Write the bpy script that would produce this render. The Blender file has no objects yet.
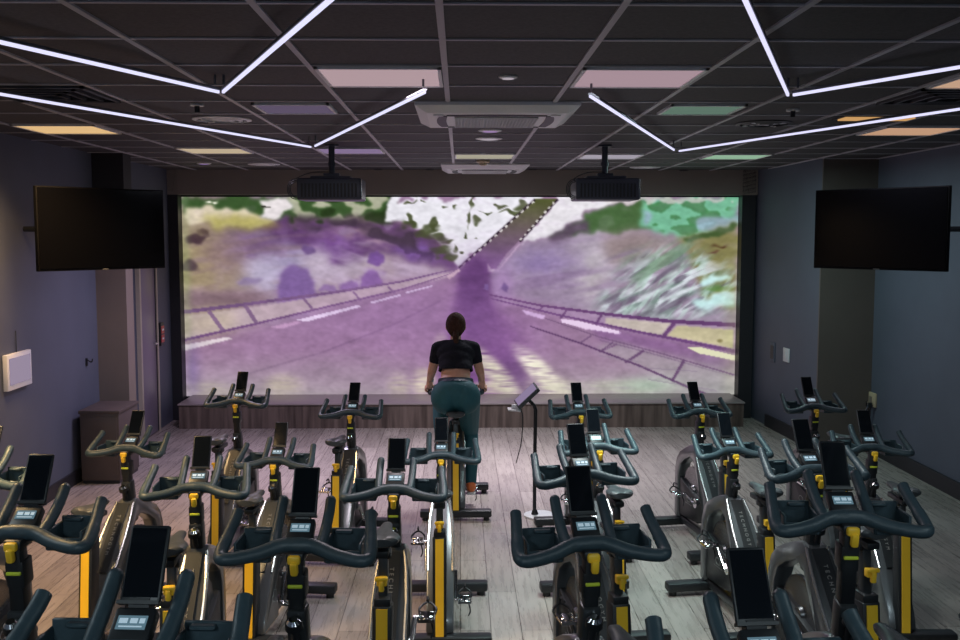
import bpy, bmesh, math, random
import numpy as np
from mathutils import Vector, Matrix, Euler

R = math.radians
PI = math.pi
random.seed(7)
scene = bpy.context.scene
COL = scene.collection

# ------------------------------------------------------------------ camera, world, light, exposure
H = 2.20                       # camera height above the lower floor (it stands on the top tier)
CEIL = 2.945
FPX = 1000.0                   # focal length in pixels of the 960x640 frame
PITCH = R(4.92)
YAW = R(1.146)
cam_data = bpy.data.cameras.new('camera')
cam = bpy.data.objects.new('camera', cam_data)
COL.objects.link(cam)
cam.location = (0, 0, H)
cam.rotation_euler = (PI / 2 - PITCH, 0, -YAW)
cam_data.sensor_width = 36
cam_data.lens = 36 * FPX / 960
cam_data.clip_start = 0.05
scene.camera = cam

world = bpy.data.worlds.new('world')
scene.world = world
world.use_nodes = True
world.node_tree.nodes['Background'].inputs[0].default_value = (0.35, 0.38, 0.5, 1)
world.node_tree.nodes['Background'].inputs[1].default_value = 0.03

vs = scene.view_settings
vs.view_transform = 'Standard'
vs.look = 'None'
vs.exposure = 0.0
vs.gamma = 1.0
vs.use_curve_mapping = False

def area_light(name, loc, size, energy, color, rot=(0, 0, 0), size_y=None, spread=None):
    l = bpy.data.lights.new(name, 'AREA')
    l.energy = energy
    l.color = color
    l.size = size
    if size_y:
        l.shape = 'RECTANGLE'
        l.size_y = size_y
    if spread:
        l.spread = spread
    o = bpy.data.objects.new(name, l)
    COL.objects.link(o)
    o.location = loc
    o.rotation_euler = rot
    return o

# added fill lamps: unseen near the camera, boosted ones around the ceiling panels
area_light('unseen_fill', (-1.3, -1.2, CEIL - .03), .6, 66, (0.78, 0.94, 1.0))  # unseen fill, added to light the nearer bikes
area_light('unseen_fill', (1.5, -1.2, CEIL - .03), .6, 44, (0.76, 0.94, 1.0))
area_light('unseen_fill', (-3.0, 2.5, CEIL - .03), .5, 22, (0.78, 0.94, 1.0))
area_light('unseen_fill', (2.2, 1.6, CEIL - .03), .6, 12, (0.76, 0.94, 1.0))
area_light('ceiling_fill', (-0.37, 4.83, CEIL - .06), .55, 20, (1.0, 0.88, 0.95))  # fill below the panels, stronger than their own glow
area_light('ceiling_fill', (0.83, 4.83, CEIL - .06), .55, 19, (0.88, 1.0, 0.99), spread=R(105))
area_light('ceiling_fill', (-2.76, 7.0, CEIL - .06), .55, 26, (1.0, 0.62, 0.28), spread=R(125))
area_light('ceiling_fill', (-2.4, 3.9, CEIL - .06), .55, 62, (1.0, 0.66, 0.30), spread=R(115))  # added warm fill for the left floor, out of view
area_light('ceiling_fill', (3.2, 7.3, CEIL - .06), .55, 6, (0.80, 0.85, 1.0))
area_light('ceiling_fill', (1.1, 6.0, CEIL - .06), .5, 10, (0.66, 1.0, 0.97), spread=R(75))
area_light('ceiling_fill', (0.5, 9.2, CEIL - .06), .5, 43, (0.96, 0.93, 1.0), spread=R(100))
area_light('ceiling_fill', (-1.8, 9.0, CEIL - .06), .5, 40, (0.84, 0.70, 1.0), spread=R(140))
area_light('ceiling_fill', (2.6, 9.0, CEIL - .06), .45, 24, (0.6, 0.95, 0.9))

# ------------------------------------------------------------------ projection helpers (pixel of the photograph -> point in the room)
def ray(px, py):
    v = Vector(((px - 480) / FPX, (320 - py) / FPX, -1.0))
    m = Euler((PI / 2 - PITCH, 0, -YAW)).to_matrix()
    return m @ v

def at_z(px, py, z):
    d = ray(px, py)
    t = (z - H) / d.z
    return Vector((d.x * t, d.y * t, z))

def at_y(px, py, y):
    d = ray(px, py)
    t = y / d.y
    return Vector((d.x * t, y, H + d.z * t))

def at_x(px, py, x):
    d = ray(px, py)
    t = x / d.x
    return Vector((x, d.y * t, H + d.z * t))

# ------------------------------------------------------------------ materials
def srgb(r, g, b):
    def f(c):
        c /= 255
        return c / 12.92 if c <= 0.04045 else ((c + 0.055) / 1.055) ** 2.4
    return (f(r), f(g), f(b), 1)

def mat(name, color, rough=0.5, metal=0.0, noise=0.0, nscale=20.0, emit=None, estr=0.0, bump=0.0, coat=0.0, spec=0.5):
    m = bpy.data.materials.new(name)
    m.use_nodes = True
    nt = m.node_tree
    b = nt.nodes['Principled BSDF']
    b.inputs['Base Color'].default_value = color
    b.inputs['Roughness'].default_value = rough
    b.inputs['Metallic'].default_value = metal
    b.inputs['Specular IOR Level'].default_value = spec
    if coat:
        b.inputs['Coat Weight'].default_value = coat
        b.inputs['Coat Roughness'].default_value = 0.1
    if emit:
        b.inputs['Emission Color'].default_value = emit
        b.inputs['Emission Strength'].default_value = estr
    if noise or bump:
        tc = nt.nodes.new('ShaderNodeTexCoord')
        n = nt.nodes.new('ShaderNodeTexNoise')
        n.inputs['Scale'].default_value = nscale
        n.inputs['Detail'].default_value = 4
        nt.links.new(tc.outputs['Object'], n.inputs['Vector'])
        if noise:
            mp = nt.nodes.new('ShaderNodeMapRange')
            mp.inputs['To Min'].default_value = 1 - noise
            mp.inputs['To Max'].default_value = 1 + noise
            nt.links.new(n.outputs['Fac'], mp.inputs['Value'])
            vm = nt.nodes.new('ShaderNodeVectorMath')
            vm.operation = 'SCALE'
            vm.inputs[0].default_value = color[:3]
            nt.links.new(mp.outputs['Result'], vm.inputs['Scale'])
            nt.links.new(vm.outputs[0], b.inputs['Base Color'])
        if bump:
            bp = nt.nodes.new('ShaderNodeBump')
            bp.inputs['Strength'].default_value = bump
            bp.inputs['Distance'].default_value = 0.01
            nt.links.new(n.outputs['Fac'], bp.inputs['Height'])
            nt.links.new(bp.outputs[0], b.inputs['Normal'])
    return m

M = {}
M['wall'] = mat('wall_paint', (0.098, 0.112, 0.155, 1), 0.62, noise=0.12, nscale=3, bump=0.05)
M['column'] = mat('column_laminate', (0.10, 0.08, 0.07, 1), 0.5, noise=0.10, nscale=4)
M['column_light'] = mat('column_panel', (0.22, 0.18, 0.15, 1), 0.45, noise=0.08, nscale=5)
M['header'] = mat('header_paint', (0.26, 0.225, 0.20, 1), 0.6, noise=0.12, nscale=3)
M['tbar'] = mat('ceiling_bar_metal', (0.50, 0.48, 0.52, 1), 0.45, noise=0.05)
M['skirt'] = mat('skirting_paint', (0.02, 0.02, 0.025, 1), 0.5, noise=0.1)
M['tier'] = mat('dark_tier_floor', (0.022, 0.022, 0.026, 1), 0.75, noise=0.3, nscale=90, bump=0.2)  # kept dark so the unseen tiers bounce little light onto the ceiling
M['black'] = mat('black_plastic', (0.014, 0.016, 0.019, 1), 0.42, noise=0.15, nscale=40)
M['rubber'] = mat('soft_grip', (0.036, 0.060, 0.074, 1), 0.45, noise=0.14, nscale=60, bump=0.15)
M['saddle'] = mat('saddle_vinyl', (0.055, 0.062, 0.068, 1), 0.42, noise=0.15, nscale=30)
M['yellow'] = mat('yellow_plastic', (1.0, 0.60, 0.035, 1), 0.38, noise=0.06, nscale=25)
M['lime'] = mat('lime_plastic', (0.62, 0.72, 0.05, 1), 0.4, noise=0.05)
M['frame'] = mat('silver_grey_frame', (0.15, 0.16, 0.17, 1), 0.30, metal=0.55, noise=0.12, nscale=12, coat=0.4)
M['frame_dark'] = mat('graphite_frame', (0.055, 0.06, 0.065, 1), 0.32, metal=0.5, noise=0.12, nscale=12)
M['silver'] = mat('brushed_aluminium', (0.72, 0.72, 0.72, 1), 0.25, metal=0.9, noise=0.06, nscale=30)
M['chrome'] = mat('chrome', (0.8, 0.8, 0.82, 1), 0.12, metal=1.0, noise=0.05, nscale=60)
M['flywheel'] = mat('flywheel_metal', (0.20, 0.20, 0.21, 1), 0.25, metal=0.9, noise=0.1, nscale=20)
M['glass'] = mat('dark_glass', (0.006, 0.008, 0.011, 1), 0.06, noise=0.1, spec=0.7)
M['tvcase'] = mat('television_case', (0.006, 0.006, 0.007, 1), 0.7, noise=0.1, spec=0.1)
M['tvglass'] = mat('television_glass', (0.004, 0.004, 0.005, 1), 0.10, noise=0.1, spec=0.25)
M['lettering'] = mat('pale_lettering', (0.30, 0.30, 0.29, 1), 0.4, noise=0.05)
M['white'] = mat('white_plastic', (0.75, 0.75, 0.78, 1), 0.4, noise=0.04)
M['beige'] = mat('beige_plate', (0.52, 0.42, 0.28, 1), 0.45, noise=0.08)
M['red'] = mat('red_plastic', (0.55, 0.05, 0.05, 1), 0.4, noise=0.05)
M['cabinet'] = mat('brown_cabinet', (0.085, 0.065, 0.058, 1), 0.5, noise=0.15, nscale=8)
M['door'] = mat('door_paint', (0.20, 0.17, 0.24, 1), 0.35, noise=0.06, nscale=4)
M['doorframe'] = mat('door_frame_metal', (0.45, 0.40, 0.33, 1), 0.35, noise=0.06)
M['ac'] = mat('cassette_plastic', (0.88, 0.88, 0.90, 1), 0.4, noise=0.05)
M['ac_dark'] = mat('cassette_shadow_plastic', (0.035, 0.035, 0.04, 1), 0.5, noise=0.1)
M['ac_grille'] = mat('cassette_grille', (0.85, 0.85, 0.87, 1), 0.4, noise=0.05)
M['projector'] = mat('projector_case', (0.075, 0.082, 0.115, 1), 0.35, noise=0.1, nscale=10)
M['skin'] = mat('skin', (0.62, 0.33, 0.23, 1), 0.5, noise=0.08, nscale=20)
M['top'] = mat('black_jersey', (0.016, 0.016, 0.022, 1), 0.95, spec=0.15, noise=0.25, nscale=50, bump=0.2)
M['leggings'] = mat('teal_leggings', (0.018, 0.100, 0.122, 1), 0.75, noise=0.18, nscale=30, bump=0.1)
M['waistband'] = mat('dark_waistband', (0.012, 0.02, 0.045, 1), 0.6, noise=0.2)
M['hair'] = mat('brown_hair', (0.055, 0.024, 0.016, 1), 0.8, spec=0.2, noise=0.5, nscale=70, bump=0.6)
M['shoe'] = mat('orange_shoe', (0.80, 0.20, 0.06, 1), 0.5, noise=0.1)
M['sole'] = mat('white_sole', (0.7, 0.7, 0.7, 1), 0.5, noise=0.1)
M['display'] = mat('console_display', (0.03, 0.05, 0.07, 1), 0.2, noise=0.0, emit=(0.20, 0.36, 0.45, 1), estr=0.42)
M['display_mark'] = mat('display_digits', (0.5, 0.6, 0.7, 1), 0.3, emit=(0.6, 0.8, 0.9, 1), estr=0.35)
M['led'] = mat('led_diffuser', (0.02, 0.02, 0.02, 1), 0.8, spec=0.0, emit=(0.74, 0.73, 1.0, 1), estr=1.12)
M['ledcase'] = mat('led_profile', (0.16, 0.16, 0.19, 1), 0.4, noise=0.05)

def emis_panel(name, rgb, s=1.0):
    c = srgb(*rgb)
    return mat(name, (0.04, 0.04, 0.04, 1), 0.7, noise=0.04, emit=c, estr=s * 0.86, spec=0.0)

def ceiling_material():
    m = bpy.data.materials.new('mineral_ceiling_tile')
    m.use_nodes = True
    nt = m.node_tree
    b = nt.nodes['Principled BSDF']
    b.inputs['Roughness'].default_value = 0.7
    tc = nt.nodes.new('ShaderNodeTexCoord')
    n = nt.nodes.new('ShaderNodeTexNoise')
    n.inputs['Scale'].default_value = 60
    n.inputs['Detail'].default_value = 6
    nt.links.new(tc.outputs['Object'], n.inputs['Vector'])
    r = nt.nodes.new('ShaderNodeValToRGB')
    r.color_ramp.elements[0].position = 0.3
    r.color_ramp.elements[0].color = (0.031, 0.030, 0.033, 1)
    r.color_ramp.elements[1].position = 0.7
    r.color_ramp.elements[1].color = (0.062, 0.058, 0.060, 1)
    nt.links.new(n.outputs['Fac'], r.inputs['Fac'])
    nt.links.new(r.outputs['Color'], b.inputs['Base Color'])
    return m
M['ceiling'] = ceiling_material()

def floor_material():
    m = bpy.data.materials.new('wood_plank_vinyl')
    m.use_nodes = True
    nt = m.node_tree
    b = nt.nodes['Principled BSDF']
    tc = nt.nodes.new('ShaderNodeTexCoord')
    mp = nt.nodes.new('ShaderNodeMapping')
    mp.inputs['Rotation'].default_value = (0, 0, R(90))
    nt.links.new(tc.outputs['Object'], mp.inputs['Vector'])
    br = nt.nodes.new('ShaderNodeTexBrick')
    br.inputs['Scale'].default_value = 1
    br.inputs['Brick Width'].default_value = 1.2
    br.inputs['Row Height'].default_value = 0.17
    br.inputs['Mortar Size'].default_value = 0.0025
    br.inputs['Mortar Smooth'].default_value = 0.3
    br.inputs['Bias'].default_value = 0
    br.inputs['Color1'].default_value = (0.42, 0.365, 0.335, 1)
    br.inputs['Color2'].default_value = (0.29, 0.25, 0.23, 1)
    br.inputs['Mortar'].default_value = (0.07, 0.055, 0.05, 1)
    nt.links.new(mp.outputs[0], br.inputs['Vector'])
    st = nt.nodes.new('ShaderNodeMapping')
    st.inputs['Scale'].default_value = (14, 1.2, 1)
    nt.links.new(tc.outputs['Object'], st.inputs['Vector'])
    n = nt.nodes.new('ShaderNodeTexNoise')
    n.inputs['Scale'].default_value = 2.2
    n.inputs['Detail'].default_value = 8
    n.inputs['Roughness'].default_value = 0.65
    nt.links.new(st.outputs[0], n.inputs['Vector'])
    rmp = nt.nodes.new('ShaderNodeMapRange')
    rmp.inputs['From Min'].default_value = 0.3
    rmp.inputs['From Max'].default_value = 0.7
    rmp.inputs['To Min'].default_value = 0.78
    rmp.inputs['To Max'].default_value = 1.2
    nt.links.new(n.outputs['Fac'], rmp.inputs['Value'])
    vm = nt.nodes.new('ShaderNodeVectorMath')
    vm.operation = 'SCALE'
    nt.links.new(br.outputs['Color'], vm.inputs[0])
    nt.links.new(rmp.outputs['Result'], vm.inputs['Scale'])
    nt.links.new(vm.outputs[0], b.inputs['Base Color'])
    rr = nt.nodes.new('ShaderNodeMapRange')
    rr.inputs['To Min'].default_value = 0.20
    rr.inputs['To Max'].default_value = 0.36
    nt.links.new(n.outputs['Fac'], rr.inputs['Value'])
    nt.links.new(rr.outputs['Result'], b.inputs['Roughness'])
    bp = nt.nodes.new('ShaderNodeBump')
    bp.inputs['Strength'].default_value = 0.08
    bp.inputs['Distance'].default_value = 0.003
    nt.links.new(n.outputs['Fac'], bp.inputs['Height'])
    nt.links.new(bp.outputs[0], b.inputs['Normal'])
    return m
M['floor'] = floor_material()

def plinth_material():
    m = bpy.data.materials.new('dark_wood_cladding')
    m.use_nodes = True
    nt = m.node_tree
    b = nt.nodes['Principled BSDF']
    b.inputs['Roughness'].default_value = 0.5
    tc = nt.nodes.new('ShaderNodeTexCoord')
    st = nt.nodes.new('ShaderNodeMapping')
    st.inputs['Scale'].default_value = (9, 1, 0.6)
    nt.links.new(tc.outputs['Object'], st.inputs['Vector'])
    n = nt.nodes.new('ShaderNodeTexNoise')
    n.inputs['Scale'].default_value = 2
    n.inputs['Detail'].default_value = 7
    nt.links.new(st.outputs[0], n.inputs['Vector'])
    r = nt.nodes.new('ShaderNodeValToRGB')
    r.color_ramp.elements[0].position = 0.3
    r.color_ramp.elements[0].color = (0.055, 0.038, 0.032, 1)
    r.color_ramp.elements[1].position = 0.7
    r.color_ramp.elements[1].color = (0.19, 0.14, 0.12, 1)
    nt.links.new(n.outputs['Fac'], r.inputs['Fac'])
    nt.links.new(r.outputs['Color'], b.inputs['Base Color'])
    return m
M['plinth'] = plinth_material()
M['ledge'] = mat('pale_ledge', (0.34, 0.29, 0.29, 1), 0.35, noise=0.08, nscale=4)

# ------------------------------------------------------------------ mesh helpers
def bm_box(bm, c, s, rot=None):
    r = bmesh.ops.create_cube(bm, size=1)
    mt = Matrix.Translation(Vector(c)) @ (rot.to_matrix().to_4x4() if rot else Matrix()) @ Matrix.Diagonal((s[0], s[1], s[2], 1))
    bmesh.ops.transform(bm, matrix=mt, verts=r['verts'])
    return r['verts']

def frame_of(d):
    d = d.normalized()
    up = Vector((0, 0, 1)) if abs(d.z) < 0.9 else Vector((0, 1, 0))
    a = d.cross(up).normalized()
    return a, a.cross(d).normalized()

def bm_tube(bm, pts, rad, seg=12, cap=True, flat=1.0):
    pts = [Vector(p) for p in pts]
    n = len(pts)
    rads = rad if isinstance(rad, (list, tuple)) else [rad] * n
    rings = []
    a0 = None
    for i, p in enumerate(pts):
        d = (pts[min(i + 1, n - 1)] - pts[max(i - 1, 0)])
        if a0 is None:
            a, b = frame_of(d)
        else:
            dn = d.normalized()
            a = (a0 - dn * a0.dot(dn)).normalized()
            b = a.cross(dn).normalized()
        a0 = a
        rings.append([bm.verts.new(p + (a * math.cos(2 * PI * k / seg) + b * flat * math.sin(2 * PI * k / seg)) * rads[i]) for k in range(seg)])
    for i in range(n - 1):
        for k in range(seg):
            bm.faces.new((rings[i][k], rings[i][(k + 1) % seg], rings[i + 1][(k + 1) % seg], rings[i + 1][k]))
    if cap:
        bm.faces.new(list(reversed(rings[0])))
        bm.faces.new(rings[-1])

def round_end(pts, rad, end=True, start=False):
    """adds a domed end to a tube path"""
    pts = [Vector(p) for p in pts]
    rads = [rad] * len(pts) if not isinstance(rad, list) else list(rad)
    if end:
        d = (pts[-1] - pts[-2]).normalized()
        r = rads[-1]
        base = pts[-1] - d * r
        pts[-1] = base
        for t in (30, 60, 85):
            pts.append(base + d * r * math.sin(R(t)))
            rads.append(r * math.cos(R(t)))
    if start:
        d = (pts[0] - pts[1]).normalized()
        r = rads[0]
        base = pts[0] - d * r
        pts[0] = base
        for t in (30, 60, 85):
            pts.insert(0, base + d * r * math.sin(R(t)))
            rads.insert(0, r * math.cos(R(t)))
    return pts, rads

def smooth_path(ctrl, n=6):
    P = [Vector(c) for c in ctrl]
    P = [P[0] * 2 - P[1]] + P + [P[-1] * 2 - P[-2]]
    out = []
    for i in range(1, len(P) - 2):
        for k in range(n):
            t = k / n
            p0, p1, p2, p3 = P[i - 1], P[i], P[i + 1], P[i + 2]
            out.append(0.5 * ((2 * p1) + (p2 - p0) * t + (2 * p0 - 5 * p1 + 4 * p2 - p3) * t * t + (3 * p1 - p0 - 3 * p2 + p3) * t ** 3))
    out.append(P[-2])
    return out

def bm_cyl(bm, p0, p1, r, seg=20, r2=None):
    bm_tube(bm, [p0, p1], [r, r if r2 is None else r2], seg)

def bm_poly_x(bm, pts, hw, hwf=None):
    """side-view polygon (y,z) extruded along x by +-hw"""
    f = hwf or (lambda y, z: hw)
    L = [bm.verts.new((-f(y, z), y, z)) for y, z in pts]
    Rr = [bm.verts.new((f(y, z), y, z)) for y, z in pts]
    n = len(pts)
    bm.faces.new(list(reversed(L)))
    bm.faces.new(Rr)
    for i in range(n):
        bm.faces.new((L[i], L[(i + 1) % n], Rr[(i + 1) % n], Rr[i]))

def bevel_all(bm, w, seg=2, ang=30):
    bm.normal_update()
    es = [e for e in bm.edges if len(e.link_faces) == 2 and e.calc_face_angle(0) > R(ang)]
    bmesh.ops.bevel(bm, geom=es, offset=w, segments=seg, affect='EDGES', profile=0.5, clamp_overlap=True)

def to_obj(name, bm, material, parent=None, smooth=True, loc=None, mats=None):
    bmesh.ops.recalc_face_normals(bm, faces=bm.faces)
    me = bpy.data.meshes.new(name)
    bm.to_mesh(me)
    bm.free()
    for mm in (mats or [material]):
        me.materials.append(mm)
    if smooth:
        me.polygons.foreach_set('use_smooth', [True] * len(me.polygons))
        try:
            me.set_sharp_from_angle(angle=R(38))
        except Exception:
            pass
    o = bpy.data.objects.new(name, me)
    COL.objects.link(o)
    if parent:
        o.parent = parent
    if loc:
        o.location = loc
    return o

def thing(name, label, cat, loc=(0, 0, 0), rz=0, group=None):
    o = bpy.data.objects.new(name, None)
    o.empty_display_size = 0.1
    COL.objects.link(o)
    o.location = loc
    o.rotation_euler = (0, 0, rz)
    tag(o, label, cat, group)
    return o

def tag(o, label, cat, group=None):
    o['label'] = label
    o['category'] = cat
    if group:
        o['group'] = group
    return o

def box_obj(name, c, s, material, parent=None, bev=0.0, rot=None):
    bm = bmesh.new()
    bm_box(bm, c, s, rot)
    if bev:
        bevel_all(bm, bev)
    return to_obj(name, bm, material, parent, smooth=bool(bev))

def struct(name, c, s, material, bev=0.0):
    o = box_obj(name, c, s, material, bev=bev)
    o['kind'] = 'structure'
    return o

def children(o):
    return [c for c in bpy.data.objects if c.parent == o]

def copy_tree(o, parent=None, kids=None):
    kids = kids if kids is not None else kid_map()
    c = o.copy()
    COL.objects.link(c)
    c.parent = parent
    for ch in kids.get(o.name, []):
        copy_tree(ch, c, kids)
    return c

def kid_map():
    k = {}
    for c in bpy.data.objects:
        if c.parent:
            k.setdefault(c.parent.name, []).append(c)
    return k

# ------------------------------------------------------------------ the room shell
XL, XR = -3.40, 4.15
YB = 12.0
struct('floor', ((XL + XR) / 2, 5.2, -0.05), (XR - XL + .6, 14.6, 0.1), M['floor'])
struct('ceiling', ((XL + XR) / 2, 5.2, CEIL + 0.05), (XR - XL + .6, 14.6, 0.1), M['ceiling'])
struct('wall_left', (XL - 0.1, 5.2, CEIL / 2), (0.2, 14.2, CEIL), M['wall'])
struct('wall_right', (XR + 0.1, 5.2, CEIL / 2), (0.2, 14.2, CEIL), M['wall'])
struct('wall_back', ((XL + XR) / 2, -1.9, CEIL / 2), (XR - XL + .4, 0.2, CEIL), M['wall'])
struct('wall_front', ((XL + XR) / 2, YB + 0.15, CEIL / 2), (XR - XL + .4, 0.2, CEIL), M['header'])
# projecting wall on the right beyond the second television
bm = bmesh.new()
q = [(3.60, 9.95), (XR, 9.95), (XR, YB + .05), (3.49, YB + .05)]
lo = [bm.verts.new((x, y, 0)) for x, y in q]
hi = [bm.verts.new((x, y, CEIL)) for x, y in q]
bm.faces.new(lo); bm.faces.new(hi)
for i in range(4):
    bm.faces.new((lo[i], lo[(i + 1) % 4], hi[(i + 1) % 4], hi[i]))
o = to_obj('wall_screen_side', bm, M['wall'], smooth=False)
o['kind'] = 'structure'
struct('trim_1', ((3.60 + XR) / 2, 9.935, CEIL / 2), (XR - 3.60, 0.03, CEIL), M['column'])
# column on the left wall, pale panel face
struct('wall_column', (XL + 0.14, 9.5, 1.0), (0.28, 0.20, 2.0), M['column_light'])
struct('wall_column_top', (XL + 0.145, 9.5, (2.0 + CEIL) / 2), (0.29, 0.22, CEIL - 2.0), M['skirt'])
# header and side jambs round the screen recess
struct('trim_2', (0.05, 11.86, (2.655 + CEIL) / 2), (6.9, 0.18, CEIL - 2.655), M['header'])
struct('trim_3', (XL + 0.06, 11.88, CEIL / 2), (0.12, 0.22, CEIL), M['skirt'])
struct('trim_4', (3.40, 11.88, CEIL / 2), (0.16, 0.22, CEIL), M['skirt'])
# skirtings
struct('baseboard_left', (XL + 0.01, 5.0, 0.06), (0.02, 8.9, 0.12), M['skirt'])
struct('baseboard_right', (XR - 0.01, 4.0, 0.07), (0.02, 11.8, 0.14), M['skirt'])
bm = bmesh.new()
a, b2 = Vector((3.595, 9.95, 0.07)), Vector((3.51, 11.3, 0.07))
bm_box(bm, (a + b2) / 2, (0.02, (b2 - a).length, 0.14), Euler((0, 0, math.atan2(-(b2.x - a.x), b2.y - a.y))))
o = to_obj('baseboard_screen_side', bm, M['skirt'], smooth=False)
o['kind'] = 'structure'

# raised tiers that carry the three rear rows of bikes and the camera
TIER = [0.0, 0.0, 0.18, 0.34, 0.48]
for i, (y0, y1, z) in enumerate([(3.42, 4.72, 0.18), (2.15, 3.42, 0.34), (-1.8, 2.15, 0.48)]):
    o = struct('floor_tier_%d' % (i + 1), ((XL + XR) / 2, (y0 + y1) / 2, z / 2), (XR - XL - .05, y1 - y0, z), M['tier'])

# ceiling grid: main runners and cross bars
X0, Y0G = -0.066, 3.31 - 0.6 * 9
bm = bmesh.new()
k = -6
while True:
    x = X0 + 0.6 * k
    if x > XR:
        break
    if x > XL:
        bm_box(bm, (x, 5.2, CEIL - 0.004), (0.026, 13.6, 0.008))
    k += 1
o = to_obj('trim_5', bm, M['tbar'], smooth=False)
o['kind'] = 'structure'
bm = bmesh.new()
for k in range(0, 30):
    y = Y0G + 0.6 * k
    if -1.6 < y < 11.7:
        bm_box(bm, ((XL + XR) / 2, y, CEIL - 0.003), (XR - XL, 0.020, 0.006))
o = to_obj('trim_6', bm, M['tbar'], smooth=False)
o['kind'] = 'structure'

# door in the left wall beyond the column
dr = bpy.data.objects.new('door_1', None)
COL.objects.link(dr)
dr['kind'] = 'structure'
dr.location = (XL, 10.83, 0)
box_obj('door_leaf', (0.012, 0.02, 1.04), (0.03, 0.50, 2.06), M['door'], dr, bev=0.003)
bm = bmesh.new()
bm_box(bm, (0.02, -0.27, 1.06), (0.045, 0.05, 2.12))
bm_box(bm, (0.02, 0.31, 1.06), (0.045, 0.03, 2.12))
bm_box(bm, (0.02, 0.02, 2.10), (0.045, 0.6, 0.05))
to_obj('door_frame', bm, M['doorframe'], dr, smooth=False)
box_obj('door_gap', (0.028, 0.285, 1.04), (0.006, 0.025, 2.06), M['black'], dr)
bm = bmesh.new()
bm_tube(bm, [(0.03, 0.2, 1.0), (0.07, 0.2, 1.0), (0.07, 0.1, 1.0)], 0.009, 10)
to_obj('door_handle', bm, M['silver'], dr)

# low wooden plinth under the screen
pl = thing('stage_plinth', 'low wood-clad plinth with pale top running under the projection screen', 'plinth', (0.03, 11.55, 0))
box_obj('cladding', (0, 0.0, 0.135), (6.42, 0.62, 0.27), M['plinth'], pl)
box_obj('ledge', (0, 0.0, 0.2785), (6.44, 0.66, 0.018), M['ledge'], pl, bev=0.004)

# ------------------------------------------------------------------ projected picture on the screen
SX0, SX1, SY0, SY1 = 183, 738, 197, 396
GW, GH = 556, 200
ys, xs = np.mgrid[0:GH, 0:GW]
PX = SX0 + xs * (SX1 - SX0) / (GW - 1)
PY = SY0 + ys * (SY1 - SY0) / (GH - 1)
img = np.zeros((GH, GW, 3))
img[:] = (156, 124, 154)
rng = np.random.default_rng(5)

def blur(a, sx, sy=None):
    sy = sx if sy is None else sy
    for ax, s in ((1, sx), (0, sy)):
        if s < 0.3:
            continue
        r = int(3 * s) + 1
        k = np.exp(-np.arange(-r, r + 1) ** 2 / (2 * s * s))
        k /= k.sum()
        pad = [(0, 0), (0, 0)]
        pad[ax] = (r, r)
        p = np.pad(a, pad, mode='edge')
        out = np.zeros_like(a)
        for i, w in enumerate(k):
            sl = [slice(None), slice(None)]
            sl[ax] = slice(i, i + a.shape[ax])
            out += w * p[tuple(sl)]
        a = out
    return a

def polymask(pts, feather=0.6):
    m = np.zeros((GH, GW), bool)
    n = len(pts)
    j = n - 1
    QX, QY = (PX + WARP * n_wx, PY + WARP * n_wy) if WARP else (PX, PY)
    for i in range(n):
        xi, yi = pts[i]
        xj, yj = pts[j]
        if yi != yj:
            c = ((yi > QY) != (yj > QY)) & (QX < (xj - xi) * (QY - yi) / (yj - yi) + xi)
            m ^= c
        j = i
    return blur(m.astype(float), feather)

def paint(mask, rgb, a=1.0):
    global img
    mk = (mask * a)[..., None]
    img = img * (1 - mk) + np.array(rgb, float) * mk

def poly(pts, rgb, feather=0.6, a=1.0):
    paint(polymask(pts, feather), rgb, a)

def blob(cx, cy, rx, ry, rgb, a=1.0, p=2.0):
    d = ((PX + WARP * n_wx - cx) / rx) ** 2 + ((PY + WARP * n_wy - cy) / ry) ** 2
    paint(np.exp(-d ** (p / 2)), rgb, a)

def line(p0, p1, w0, w1, rgb, a=1.0, feather=0.5):
    (x0, y0), (x1, y1) = p0, p1
    L = math.hypot(x1 - x0, y1 - y0)
    nx, ny = -(y1 - y0) / L, (x1 - x0) / L
    poly([(x0 + nx * w0 / 2, y0 + ny * w0 / 2), (x1 + nx * w1 / 2, y1 + ny * w1 / 2),
          (x1 - nx * w1 / 2, y1 - ny * w1 / 2), (x0 - nx * w0 / 2, y0 - ny * w0 / 2)], rgb, feather, a)

def pline(pts, ws, rgb, a=1.0, feather=0.5):
    m = np.zeros((GH, GW))
    up, dn = [], []
    for i, (x, y) in enumerate(pts):
        w = ws[0] + (ws[1] - ws[0]) * i / (len(pts) - 1)
        up.append((x, y - w / 2))
        dn.append((x, y + w / 2))
    poly(up + dn[::-1], rgb, feather, a)

def noise(sx, sy):
    n = blur(rng.standard_normal((GH, GW)), sx, sy)
    n -= n.mean()
    return n / n.std()

n_wx, n_wy = noise(3.0, 2.2), noise(3.0, 2.2)
WARP = 1.7
n_big, n_mid, n_fine = noise(14, 7), noise(5, 2.5), noise(1.6, 1.0)
# left hillside
poly([(183, 205), (300, 210), (400, 225), (458, 268), (330, 292), (183, 312)], (164, 146, 146), 4)
blob(198, 262, 50, 60, (166, 150, 112), 1.0)
blob(228, 255, 34, 26, (140, 112, 118), 0.6)
blob(285, 262, 34, 44, (176, 168, 200), 0.95)
blob(262, 242, 34, 16, (120, 88, 136), 0.9); blob(300, 236, 24, 12, (112, 78, 130), 0.7)
blob(345, 262, 30, 18, (182, 168, 186), 0.8)
blob(410, 268, 34, 10, (176, 156, 180), 0.8)
blob(300, 225, 60, 12, (104, 84, 104), 0.8)
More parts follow.
